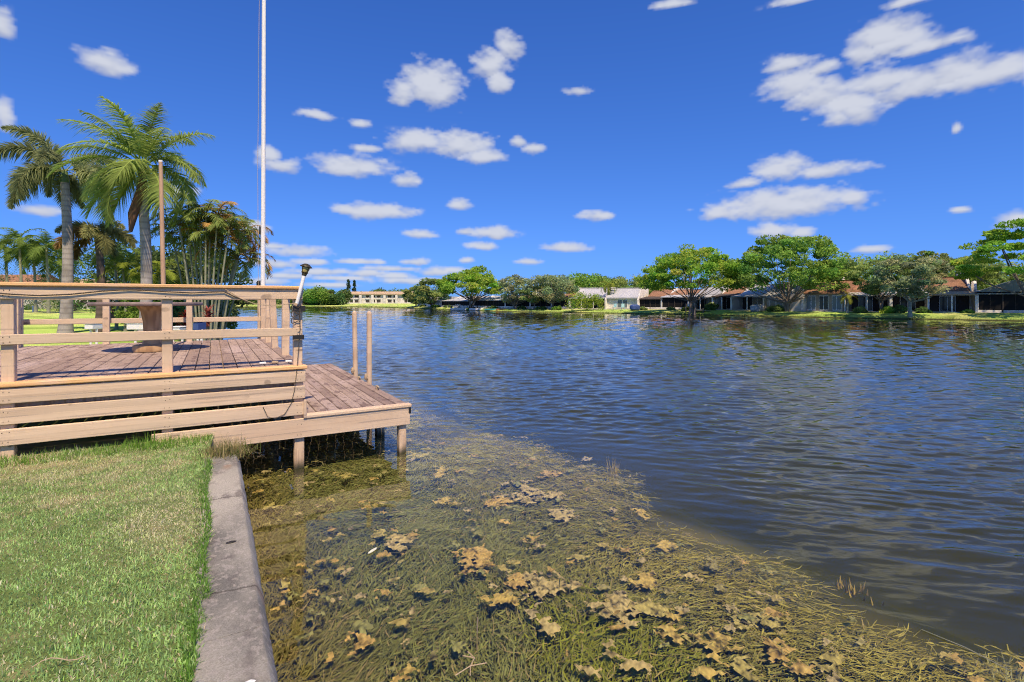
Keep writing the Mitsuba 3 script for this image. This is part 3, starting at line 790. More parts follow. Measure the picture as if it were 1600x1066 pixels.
thing('electric_cable', 'dark cable sagging along the outer face of the deck railing', 'cable', mat='mat_cord', smooth=True,
      mesh=tube([front(*q) for q in ((-60, 452), (-10, 458), (20, 460), (60, 462), (110, 460), (160, 455), (200, 452.6), (212, 452.8), (260, 456), (300, 457.8), (335, 456.5), (350, 456), (365, 463), (380, 469), (388, 474))], .007, 7))
thing('tie_rope', 'thin tan rope strung from the top rail to the lamp post', 'rope', mat='mat_rope', smooth=True,
      mesh=tube([front(*q) for q in ((352, 452), (375, 466), (398, 475), (425, 478), (455, 475), (466, 473))], .005, 6))
# small lamp on a white tube strapped to the corner post
t = thing('dock_lamp', 'small dark capped lamp on a tilted white tube strapped to the corner post', 'lamp')
p0, p1 = front(465.5, 468, YF - .03), front(475.4, 429, YF - .03)
ax = (p1 - p0) / np.linalg.norm(p1 - p0)
part(t, 'tube', tube([p0 - ax * .05, p1], .021, 14), 'mat_white', True)
def on_axis(profile, n=24):
    u = np.cross(ax, [0, 1, 0]); u /= np.linalg.norm(u); v = np.cross(ax, u)
    m = lathe(profile, (0, 0, 0), n)
    m.vertices = m.vertices @ np.stack([u, v, ax]) + p1
    m.fix_normals()
    return m
part(t, 'collar', on_axis([(.0, -.015), (.026, -.015), (.03, .012), (.042, .025), (.03, .034), (0, .034)]), 'mat_lamp_metal', 30)
part(t, 'lens', on_axis([(0, .03), (.034, .03), (.046, .075), (.044, .088), (0, .088)]), 'mat_lamp_glass', 30)
for q in range(4):
    u = np.cross(ax, [0, 1, 0]); u /= np.linalg.norm(u); v = np.cross(ax, u)
    e = math.cos(q * 1.57 + .5) * u + math.sin(q * 1.57 + .5) * v
    part(t, 'rib', tube([p1 + ax * .03 + e * .037, p1 + ax * .085 + e * .049], .005, 5), 'mat_lamp_metal')
part(t, 'cap', on_axis([(0, .084), (.046, .084), (.071, .092), (.068, .10), (.05, .112), (.03, .128), (.012, .132), (0, .132)]), 'mat_lamp_metal', 30)
part(t, 'strap', cbox(front(458, 487, YF - .012) + [0, -.012, 0], front(477, 478, YF - .012) + [0, .02, 0], .003), 'mat_black')
part(t, 'strap', cbox(front(457.5, 531, YF - .01) + [0, -.01, 0], front(475, 523.5, YF - .01) + [0, .02, 0], .003), 'mat_black')
part(t, 'wire_wrap', tube([front(462 + 7 * math.cos(a), 476 + a * 1.6 + 3 * math.sin(a * 2), YF - .03 - .01 * math.sin(a)) for a in np.linspace(0, 20, 70)], .005, 5), 'mat_cord')

part(t, 'power_cord', tube([front(*q) + [0, -.006, 0] for q in ((467, 478), (468, 500), (468.5, 515), (467, 535), (465, 560), (463, 585), (460, 610), (455, 630), (445, 647), (430, 654), (418, 651), (411, 636))], .0036, 6), 'mat_cord', True, label='thin dark cord hanging in a loop from the lamp down the corner post')

# round pedestal table on the deck and what stands beside it
tc = at(231, 8.0)
t = thing('pedestal_table', 'round dark topped table on a flared tan pedestal in the middle of the deck', 'table')
part(t, 'tabletop', lathe([(0, ZD + .71), (.70, ZD + .71), (.735, ZD + .722), (.74, ZD + .745), (.73, ZD + .765), (0, ZD + .77)], tc, 56), 'mat_table_top', 30)
pc = at(238, 8.0)
part(t, 'pedestal', lathe([(0, ZD + .01), (.25, ZD + .01), (.26, ZD + .05), (.25, ZD + .10), (.13, ZD + .125), (.115, ZD + .25), (.12, ZD + .45), (.15, ZD + .62), (.21, ZD + .70), (.21, ZD + .712), (0, ZD + .712)], pc, 36), 'mat_pedestal', 30)
b0, b1 = at(257.5, 8.55, ZD), at(251, 8.5, 4.33)
t = thing('wooden_pole', 'slim brown wooden pole rising from the deck beside the round table', 'pole')
part(t, 'shaft', tube([b0, b0 * .5 + b1 * .5, b1], [.035, .034, .029], 12), 'mat_bamboo', 40)
part(t, 'cap', tube([b1, b1 + [0, 0, .03]], .031, 12), 'mat_white', 40)
s0 = at(17, 5.3, ZD + .42)
thing('white_stick', 'pale stick leaning against the railing at the left end of the deck', 'stick', mesh=tube([at(25, 5.3, ZD + .0), at(17, 5.3, ZD + .55)], .008, 6), mat='mat_white')
for k, x in enumerate((.50, .64, .80)):
    thing('paint_chip', ('first', 'second', 'third')[k] + ' pale scrap from the left in the row on the deck by the corner post', 'scrap', 'pale scraps on the deck edge',
          mesh=cbox([x, 7.0 + .03 * k, ZD + .004], [x + .075, 7.03 + .03 * k, ZD + .03], .005), mat='mat_white' if k != 1 else 'mat_rope')

# flagpole and the capped pile next to it
fb = at(411, 10.95)
t = thing('flagpole', 'tall white flagpole rising out of view behind the corner of the deck', 'flagpole')
part(t, 'shaft', tube([[fb[0], fb[1], -1.2], [fb[0], fb[1], 3], [fb[0] + .02, fb[1], 9], [fb[0] + .03, fb[1], 11.5]], [.05, .045, .04, .036], 20), 'mat_white', True)
part(t, 'halyard', tube([[fb[0] - .09, fb[1], 1.6], [fb[0] - .10, fb[1] + .01, 5], [fb[0] - .05, fb[1], 11.3]], .0045, 5), 'mat_rope')
part(t, 'rope_cleat', cbox([fb[0] - .075, fb[1] - .02, 3.45], [fb[0] - .045, fb[1] + .02, 3.62], .004), 'mat_black')
fb = at(406.5, 11.3)
t = thing('capped_pile', 'short dark capped pile showing over the railing beside the flagpole', 'pile')
part(t, 'shaft', tube([[*fb[:2], -1.3], [*fb[:2], 2.36]], .055, 12), 'mat_pile', 40)
part(t, 'cap', lathe([(0, 2.36), (.075, 2.36), (.078, 2.44), (.05, 2.475), (0, 2.48)], [*fb[:2], 0], 16), 'mat_black', 30)


# ---------------------------------------------------------------- trees and palms
def frond(o, az, e0, L, droop, n=70, ll=.5, lw=.035, plume=False, wind=0.0, rg=RNG, tip=.25, sag=.5):
    """A palm frond: rachis from o, leaflets (folded ribbons) down both sides or all round it."""
    t = np.linspace(0, 1, 14)
    dirs = np.stack([np.cos(e0 - droop * t ** 1.2) * math.sin(az), np.cos(e0 - droop * t ** 1.2) * math.cos(az), np.sin(e0 - droop * t ** 1.2)], 1)
    dirs[:, :2] += wind * t[:, None] * WIND[None]
    dirs /= np.linalg.norm(dirs, axis=1, keepdims=True)
    P = o + np.vstack([[0, 0, 0], np.cumsum(dirs[:-1] * L / 13, 0)])
    ra = tube(P, np.linspace(.028, .006, 14) * (L / 3) ** .5, 5)
    s = np.linspace(.16, 1, n) + rg.normal(0, .004, n)
    s = np.clip(s, .1, 1)
    c = np.stack([np.interp(s, t, P[:, k]) for k in range(3)], 1)
    dd = np.stack([np.interp(s, t, dirs[:, k]) for k in range(3)], 1); dd /= np.linalg.norm(dd, axis=1, keepdims=True)
    up = np.array([0, 0, 1.0])
    sd = np.cross(dd, up); sd /= np.linalg.norm(sd, axis=1, keepdims=True) + 1e-9
    nn = np.cross(sd, dd)
    sg = np.where(np.arange(n) % 2 == 0, 1.0, -1.0)[:, None]
    if plume:
        a = rg.uniform(0, 2 * np.pi, n)[:, None]
        ld = sd * np.cos(a) + nn * np.sin(a)
        fw = .55
    else:
        ld = sd * sg * .92 + nn * rg.uniform(.0, .5, (n, 1))
        fw = .55
    ld = ld + dd * (fw + .8 * s[:, None] ** 3)
    ld[:, :2] += wind * .8 * WIND
    ld /= np.linalg.norm(ld, axis=1, keepdims=True)
    prof = np.sin(np.clip(s * .9 + .12, 0, 1) * np.pi) ** .6 * (1 - tip * s)
    length = ll * prof * rg.uniform(.8, 1.1, n)
    w = np.cross(ld, dd); w /= np.linalg.norm(w, axis=1, keepdims=True) + 1e-9
    w = np.cross(w, ld)
    V, F, m = ribbons(c, ld, w, length, np.full(n, lw), -length * sag * rg.uniform(.5, 1.3, n), 2)
    return ra, V, F, m


WIND = np.array([-.9, .1])


def palm(key, base, top, r0, r1, fronds, mat, green, brown=.0, shaft=None, n=70, ll=.5, lw=.035, plume=False, wind=.0, sag=.5, rg=None, rough=1.0):
    """trunk + one part per frond. fronds: (azimuth, elevation, length, droop)."""
    rg = rg or np.random.default_rng(abs(hash(str(base[:2].round(2).tolist()))) % 1000)
    base, top = np.asarray(base, float), np.asarray(top, float)
    tt = np.linspace(0, 1, 24)
    P = base + (top - base) * tt[:, None]
    P[:, 0] += .10 * np.sin(tt * 3.1) * rough
    rad = r0 + (r1 - r0) * tt + r0 * .35 * np.exp(-tt * 14)
    part(key, 'trunk', tube(P, rad, 16), mat, 50)
    if shaft:
        L = shaft
        part(key, 'crownshaft', tube([top, top + [0, 0, L * .3], top + [0, 0, L]], [r1 * 1.1, r1 * 1.15, r1 * .6], 12), 'mat_leaf_green', 50)
        top = top + [0, 0, L]
    for f in fronds:
        az, e0, L, dr_ = f[:4]
        ra, V, F, m = frond(top + rg.normal(0, .05, 3), az, e0, L, dr_, n, ll, lw, plume, wind, rg, sag=sag)
        g = np.array(green) * rg.uniform(.75, 1.2)
        if rg.random() < brown:
            g = np.array([.30, .19, .07]) * rg.uniform(.7, 1.1)
        nl = len(V) // m
        cl = np.repeat(g * rg.uniform(.7, 1.3, (nl, 1)), m, 0)
        VV = np.vstack([V, ra.vertices]); FF = np.vstack([F, ra.faces + len(V)])
        cc = np.vstack([cl, np.tile(np.array(green) * 1.3 + [.04, .02, 0], (len(ra.vertices), 1))])
        part(key, 'frond', (VV, FF), 'mat_leaf', color=np.clip(cc, .01, .8))


scene['mat_leaf_green'] = principled((.10, .16, .05), .5)
GZ = .5
AZ = lambda px: YAW + math.atan((px - 800) / 800)          # bearing of a column
side_r, side_l, toward = AZ(150) + math.pi / 2, AZ(150) - math.pi / 2, AZ(150) + math.pi

# tall royal palm in the middle, blown by the wind
b = at(226, 20, GZ)
t = thing('royal_palm', 'tall palm with pale grey trunk and wind swept feathery fronds, tallest of the palms', 'palm tree')
fr = []
rg = np.random.default_rng(4)
for k in range(27):
    az = k * 2.4 + rg.normal(0, .2)
    e = 1.4 - k * .078
    fr.append((az, e + .05, 2.9 + rg.uniform(-.3, .3), 1.35 + .2 * rg.normal() + (.3 if k > 9 else 0)))
palm(t, b, [*at(222, 20)[:2], 6.2], .215, .16, fr, 'mat_palm_bark', (.34, .45, .12), shaft=1.15, n=130, ll=1.0, lw=.055, wind=.40, sag=.55, rg=np.random.default_rng(8))
p = at(222, 19.8, 7.0)
part(t, 'dead_sheath', tube([p + [0, 0, .1], p + [.02, -.08, -.5], p + at(208, 19.8) - at(222, 19.8) + [0, 0, -1.6], p + at(204, 19.8) - at(222, 19.8) + [0, 0, -2.3]], [.08, .15, .17, .06], 10), 'mat_dead_sheath', 40, label='dead brown leaf sheath hanging below the crown')
scene['mat_dead_sheath'] = principled(proc(lambda p, n, uv: mix(C(.22, .12, .08), C(.11, .06, .045), noise(p.x * 20, p.y * 20, p.z * 7))), .9)
s0, s1 = at(228, 19.5, zat(194, 19.5)), at(264, 19.5, zat(216, 19.5))
part(t, 'spear_leaf', tube([s0, (s0 + s1) / 2 + [0, 0, .03], s1], [.02, .03, .004], 6), 'mat_black', label='dark unopened spear leaf')

b = at(102, 23, GZ)
t = thing('foxtail_palm', 'palm with bushy bottlebrush fronds arching down, leftmost of the tall palms', 'palm tree')
L_, R_ = AZ(100) - math.pi / 2, AZ(100) + math.pi / 2
fr = [(L_, .95, 3.0, 2.3), (L_ + .5, .45, 3.0, 2.6), (L_ - .45, .2, 2.8, 2.5), (L_ + .2, 1.25, 2.9, 1.5), (R_ + .2, .5, 2.6, 1.7), (R_ - .5, 1.0, 2.8, 1.7), (R_ + .9, .1, 2.5, 1.4), (L_ + 1.3, .4, 2.9, 1.9),
      (L_ - 1.2, .7, 2.9, 1.9), (R_ - 1.2, -.1, 2.5, 1.3), (L_ + .1, -.35, 2.9, 1.1), (L_ + 1.6, -.3, 2.4, 1.1), (R_, -.35, 2.3, 1.0)]
palm(t, b, at(101, 23, 7.35), .24, .16, fr, 'mat_palm_bark', (.30, .35, .17), shaft=.5, n=380, ll=.72, lw=.055, plume=True, sag=.35, wind=-.05, rg=np.random.default_rng(15))

b = at(155, 24.5, GZ)
t = thing('foxtail_palm', 'lower dark trunked palm with bushy brownish fronds between the two tall palms', 'palm tree')
fr = [(k * 2.4, .75 - .11 * k, 1.9, 1.5) for k in range(11)]
palm(t, b, at(153, 24.5, 5.0), .2, .14, fr, 'mat_dark_bark', (.29, .30, .13), shaft=.4, n=240, ll=.55, lw=.055, plume=True, sag=.35, brown=.25, rg=np.random.default_rng(25))

# clumping palms over the water's edge
t = thing('clumping_palm', 'clump of many thin ringed canes with small orange tinted crowns behind the deck', 'palm tree')
rg = np.random.default_rng(33)
canes = [(268, 352, 300), (280, 338, 305), (292, 328, 310), (302, 345, 314), (312, 330, 318), (322, 324, 320), (333, 336, 324), (340, 322, 328), (350, 342, 330), (358, 345, 335), (366, 350, 338), (374, 366, 340),
         (381, 348, 342), (390, 392, 346), (286, 368, 308), (328, 360, 322), (345, 372, 334), (312, 372, 316), (372, 392, 344)]
for k, (px, py, bx) in enumerate(canes):
    d = 22.5 + rg.uniform(-1.6, 1.6)
    b, tp = at(bx, d, GZ - .3), at(px, d, zat(py + 14, d))
    P = np.array([b + (tp - b) * q + [0, 0, 1.0 * q * (1 - q)] for q in np.linspace(0, 1, 9)])
    part(t, 'cane', tube(P, np.linspace(.045, .03, 9), 7), 'mat_cane', 50)
    warm = px > 315 and rg.random() < .55
    out = []
    for i in range(9):
        az = i * 2.4 + rg.uniform(0, 1)
        ra, V, F, m = frond(tp, az, 1.25 - .15 * i, rg.uniform(1.2, 1.7), 2.0, 40, .5, .055, False, .1, rg, sag=.55)
        g = np.array([.62, .38, .13]) if (warm and rg.random() < .6) else np.array([.27, .36, .10])
        out.append((V, F, np.repeat(g * rg.uniform(.6, 1.3, (len(V) // m, 1)), m, 0)))
        out.append((ra.vertices, ra.faces, np.tile([.24, .18, .07], (len(ra.vertices), 1))))
    V, F, col = merge(out)
    part(t, 'crown', (V, F), 'mat_leaf', color=np.clip(col, .01, .8))


def leaves(centres, radii, n, size, col, rg, flat=.45, hue=.12):
    """Leaf-sized quads scattered through a crown's clumps."""
    k = rg.integers(0, len(centres), n)
    v = rg.normal(0, 1, (n, 3)); v /= np.linalg.norm(v, axis=1, keepdims=True)
    rad = rg.uniform(.35, 1, (n, 1)) ** .6
    c = centres[k] + v * rad * radii[k][:, None] * np.array([1, 1, flat])
    nn = rg.normal(0, .65, (n, 3)) + [0, 0, .8]
    nn /= np.linalg.norm(nn, axis=1, keepdims=True)
    a = np.cross(nn, rg.normal(0, 1, (n, 3))); a /= np.linalg.norm(a, axis=1, keepdims=True) + 1e-9
    b = np.cross(nn, a)
    s = size * rg.uniform(.6, 1.3, (n, 1))
    Q = np.stack([c - a * s, c - b * s * .45, c + a * s, c + b * s * .45], 1)
    V, F = quads_mesh(Q)
    clump = rg.uniform(.72, 1.28, (len(centres), 1)) * np.array([1, 1, 1]) * (1 + rg.normal(0, hue, (len(centres), 3)) * [1, .3, .6])
    cc = np.array(col) * 2.3 * clump[k] * rg.uniform(.65, 1.35, (n, 1))
    return V, F, np.repeat(np.clip(cc, .005, .6), 4, 0)


def tree(name, label, base, height, width, col, n=5000, size=.22, clumps=40, crown_from=.3, trunk_r=.22, stems=1, seed=0, mat='mat_bark', shape='round', depth=None, flat=.45, cr=.17, lean=0., cat='tree', group=None, sparse=False):
    """Tapered trunk, limbs reaching for the leaf clumps, and a crown of clumps with gaps between."""
    rg = np.random.default_rng(seed + 900)
    base = np.asarray(base, float)
    key = thing(name, label, cat, group)
    zc0 = height * crown_from
    H = height - zc0
    cs = []
    while len(cs) < clumps:
        u = rg.normal(0, 1, 3); u /= np.linalg.norm(u)
        u *= rg.uniform(.45, 1) ** .5
        if shape == 'umbrella' and u[2] < -.35: continue
        x, y, z = u[0] * width / 2, u[1] * (depth or width) / 2, zc0 + H * (.5 + .5 * u[2])
        if shape == 'umbrella':
            z = zc0 + H * (.18 + .82 * (u[2] + .35) / 1.35)
            w = .62 + .45 * (1 - abs(z - zc0 - .35 * H) / H)
            x *= w * 1.05; y *= w * 1.05
        if shape == 'cone':
            q = 1.1 - .8 * (z - zc0) / H; x *= q; y *= q
        cs.append((x + lean * z / height, y, z))
    cs = np.array(cs) + base
    rads = width * cr * rg.uniform(.6, 1.35, clumps)
    inner = (np.abs(cs - base - [0, 0, zc0 + H / 2]) / [width / 2, width / 2, H / 2]).max(1)
    V, F, cc = leaves(cs, rads, n, size, col, rg, flat)
    meshes = []
    fork = base + [0, 0, zc0 * .75]
    for s in range(stems):
        o = base + [rg.uniform(-.12, .12) * stems, rg.uniform(-.12, .12) * stems, -.3]
        fk = fork + [rg.uniform(-.3, .3) * (stems - 1), rg.uniform(-.2, .2) * (stems - 1), 0]
        meshes.append(tube([o, (o + fk) / 2 + rg.normal(0, .06, 3), fk], [trunk_r * 1.25, trunk_r, trunk_r * .8], 10))
        for q in rg.choice(clumps, min(clumps, 11), False):
            mid = fk * .45 + cs[q] * .55 + [0, 0, -.05 * height] + rg.normal(0, .12, 3)
            meshes.append(tube([fk - [0, 0, .1], mid, cs[q]], [trunk_r * .5, trunk_r * .28, trunk_r * .08], 6))
    part(key, 'trunk', join(meshes), mat, 50)
    part(key, 'crown', (V, F), 'mat_leaf', color=cc)
    return key


def bush(name, label, base, w, h, col, n=1500, size=.14, seed=0, group=None, cat='bush', depth=None, k=14):
    rg = np.random.default_rng(seed + 5000)
    u = rg.normal(0, 1, (k, 3)); u /= np.linalg.norm(u, axis=1, keepdims=True)
    u[:, 2] = np.abs(u[:, 2]) * .8
    c = np.asarray(base, float) + u * [w * .38, (depth or w) * .38, h * .75] + [0, 0, h * .12]
    V, F, cc = leaves(c, np.full(k, min(w, h * 1.5) * .30) * rg.uniform(.7, 1.3, k), n, size, col, rg, .8)
    return thing(name, label, cat, group, (V, F), 'mat_leaf', color=cc)


# broadleaf trees and little palms behind the tall palms, left
bk = [(118, 72, 130, 385, (.055, .085, .03), 'dark leafy tree just right of the leftmost tall palm trunk'), (190, 36, 110, 372, (.06, .10, .03), 'dark leafy tree behind the lower brownish palm'),
      (262, 34, 100, 380, (.055, .085, .03), 'dark leafy tree between the royal palm and the clumping palm'), (330, 31, 110, 392, (.06, .09, .03), 'dark leafy tree filling in behind the canes of the clumping palm'),
      (40, 85, 120, 385, (.05, .085, .03), 'dark leafy tree behind the row of small palms')]
for k, (px, d, w, py, c, lab) in enumerate(bk):
    h = zat(py, d) - GZ
    tree('broadleaf_tree', lab, at(px, d, GZ), h, w * d / 800, c, 5200, .15, 34, .12, .15, 2, 40 + k, 'mat_dark_bark', flat=.7, cr=.2)
sp = [(8, 62, 366), (30, 58, 356), (52, 60, 374), (72, 57, 364), (92, 62, 380), (178, 27, 372), (192, 25.5, 398), (248, 26, 405)]
where = ['first', 'second', 'third', 'fourth', 'fifth']
for k, (px, d, py) in enumerate(sp):
    lab = f'small thin palm, {where[k]} from the left in the row of small palms' if k < 5 else ('thin palm showing above the lower brownish palm', 'low bright green palm right of the lower brownish palm', 'low yellow green palm right of the royal palm trunk')[k - 5]
    t = thing('small_palm', lab, 'palm tree')
    zt = zat(py + 22, d)
    q = d / 28
    fr = [(i * 2.4 + k, 1.25 - .14 * i, 1.6 * q, 1.7) for i in range(12)]
    palm(t, at(px + 4, d, GZ), at(px, d, zt), .075 * q, .05 * q, fr, 'mat_cane', (.17, .26, .06) if k < 6 else (.25, .32, .05), n=54, ll=.58 * q, lw=.06 * q, sag=.5, rough=.5, wind=.12, rg=np.random.default_rng(60 + k))
hb = [(20, 78, 60, 471), (75, 80, 70, 469), (130, 76, 64, 470), (170, 60, 40, 468), (215, 26, 50, 450), (262, 25, 46, 455), (318, 24, 70, 455), (345, 25, 40, 462), (285, 30, 60, 440), (235, 32, 60, 435), (120, 74, 70, 436), (60, 80, 60, 452)]
for k, (px, d, w, py) in enumerate(hb):
    bush('shrub', f'dense shrub behind the deck and palms, {ORD[sorted(q[0] for q in hb).index(px)]} of the planting from the left', at(px, d, GZ), w * d / 800, max(.7, zat(py, d) - GZ), ((.055, .10, .03), (.10, .15, .03), (.045, .075, .03))[k % 3], 1700, .09, k, 'shrubs behind the deck')
rg = np.random.default_rng(7)
def red_plant(px, d, label, col, h):
    t = thing('red_leaved_plant', label, 'plant')
    c = at(px, d, GZ)
    n = 60
    A = rg.uniform(0, 6.3, n); e = rg.uniform(.2, 1.3, n)
    dd = np.c_[np.cos(A) * np.cos(e), np.sin(A) * np.cos(e), np.sin(e)]
    V, F, m = ribbons(c + np.c_[np.zeros((n, 2)), rg.uniform(.5, 1, n) * h], dd, np.c_[-np.sin(A), np.cos(A), A * 0], rg.uniform(.3, .5, n), np.full(n, .09), np.full(n, -.15), 3)
    part(t, 'leaves', (V, F), 'mat_leaf', color=np.repeat(np.array(col) * rg.uniform(.5, 1.3, (n, 1)), m, 0))
    part(t, 'stem', tube([c, c + [0, 0, h]], .03, 6), 'mat_bark')
red_plant(291, 17, 'dark red leaved plant seen between the railing posts right of the table', (.22, .035, .03), 1.15)
red_plant(325, 17, 'salmon pink leaved plant seen just right of the dark red one', (.5, .16, .12), 1.3)
m = trimesh.creation.icosphere(3, 1)
c = at(187, 38, .45)
m.vertices = m.vertices * [1.3, 1.3, 1.75] * (1 + .25 * (meshkit.fbm(m.vertices * 2.5, 3, 4)[:, None] - .5)) * .82 + c
thing('brown_boulder', 'rounded reddish brown boulder on the grass behind the railing', 'boulder', mesh=m, mat='mat_mound', smooth=True)
# white things at the bank beyond the deck
def white_box(px0, px1, d, y0, y1, label, name='white_box', mat='mat_white', cat='box'):
    t = thing(name, label, cat)
    a, b = at(px0, d), at(px1, d)
    zt, zb = zat(y0, d), zat(y1, d)
    part(t, 'body', bar([*((a + b) / 2 - (b - a) / 2)[:2], (zt + zb) / 2 - .02], [*b[:2], (zt + zb) / 2 - .02], .45, zt - zb - .04, c=.02), mat)
    part(t, 'lid', bar([*(a - (b - a) * .03)[:2], zt - .015], [*(b + (b - a) * .03)[:2], zt - .015], .5, .03, c=.01), mat)
    for q in (.15, .85):
        g = a + (b - a) * q
        part(t, 'leg', tube([[*g[:2], .4], [*g[:2], zb + .02]], .035, 8), 'mat_white')
white_box(205, 249, 17, 504, 515, 'long white box standing on the bank beyond the deck, seen left of the table pedestal')
white_box(140, 153, 17, 505, 514.5, 'small white box standing on the bank left of the long white box')
white_box(267, 288, 16, 510, 516, 'low white box seen right of the table pedestal beneath the railing')
white_box(308, 316, 16, 502, 516, 'small blue box seen beside the right railing post', 'blue_box', 'mat_blue')
c = at(52, 62)
thing('white_bollard', 'short white bollard standing on the lawn left of the boulder', 'bollard', mesh=lathe([(0, .4), (.1, .4), (.1, 1.3), (.13, 1.32), (.13, 1.42), (.06, 1.46), (0, 1.46)], [*c[:2], 0], 14), mat='mat_white', smooth=30)
a, b = at(-30, 90, .56), at(98, 42, .545)
n_ = np.array([.35, .9, 0])
structure('path', (np.array([a - n_ * .5, b - n_ * .4, b + n_ * .4, a + n_ * .5]) + [[0, 0, .03]] * 4, np.array([[0, 1, 2], [0, 2, 3]])), 'mat_concrete_path', label='pale concrete path across the lawn')
scene['mat_concrete_path'] = two(principled(proc(lambda p, n, uv: mix(C(.55, .51, .46), C(.42, .39, .35), fbm(p.x * 3, p.y * 3, 1))), .9, .2))
# the house behind the small palms
def plain_house(label, px0, px1, d, ze, zr, mat_roof, seed=0):
    t = thing('house', label, 'house')
    a, b = at(px0, d), at(px1, d)
    u = (b - a) / np.linalg.norm(b - a); v = np.array([-u[1], u[0], 0])
    if np.dot(v, [SN, CS, 0]) < 0: v = -v
    P = lambda s, q, z: a + u * s + v * q + [0, 0, z]
    L = np.linalg.norm(b - a)
    part(t, 'wall', prism([P(0, .4, .3), P(L, .4, .3), P(L, .4, ze), P(0, .4, ze)], None, v * 7), 'mat_stucco')
    part(t, 'roof', prism([P(-.4, -.1, ze - .05), P(-.4, 3.9, zr), P(-.4, 7.9, ze - .05)], None, u * (L + .8)), mat_roof)
    k = max(2, int(L / 3))
    for i in range(k):
        s = L * (i + .5) / k
        w = part(t, 'window', prism([P(s - .6, .36, .9), P(s + .6, .36, .9), P(s + .6, .36, 2.1), P(s - .6, .36, 2.1)], None, v * .06), 'mat_white')
        part(w, 'pane', prism([P(s - .52, .34, .98), P(s + .52, .34, .98), P(s + .52, .34, 2.02), P(s - .52, .34, 2.02)], None, v * .03), 'mat_dark_glass')
plain_house('house with a reddish brown roof behind the small palms at the left edge', -60, 42, 84, 4.9, 6.6, 'mat_shingle')
plain_house('house with a pale grey roof behind the trunk of the leftmost tall palm', 52, 135, 88, 4.4, 6.0, 'mat_tan_roof')


# ---------------------------------------------------------------- far shore: the row of lakeside houses
SX = [560, 600, 640, 700, 780, 900, 1000, 1100, 1200, 1300, 1450, 1600, 1700]
SD = [193, 170, 147, 120, 101, 90, 85, 77, 69, 62, 56.7, 52, 48.5]
shore_d = lambda px: float(np.interp(px, SX, SD))
GB = .62


def frame_of(x0, x1, back):
    a, b = at(x0, shore_d(x0) + back), at(x1, shore_d(x1) + back)
    u = b - a; L = np.linalg.norm(u); u = u / L
    v = np.array([-u[1], u[0], 0])
    if np.dot(v, [SN, CS, 0]) < 0: v = -v
    return (lambda s, q, z: a + u * s + v * q + [0, 0, z]), u, v, L


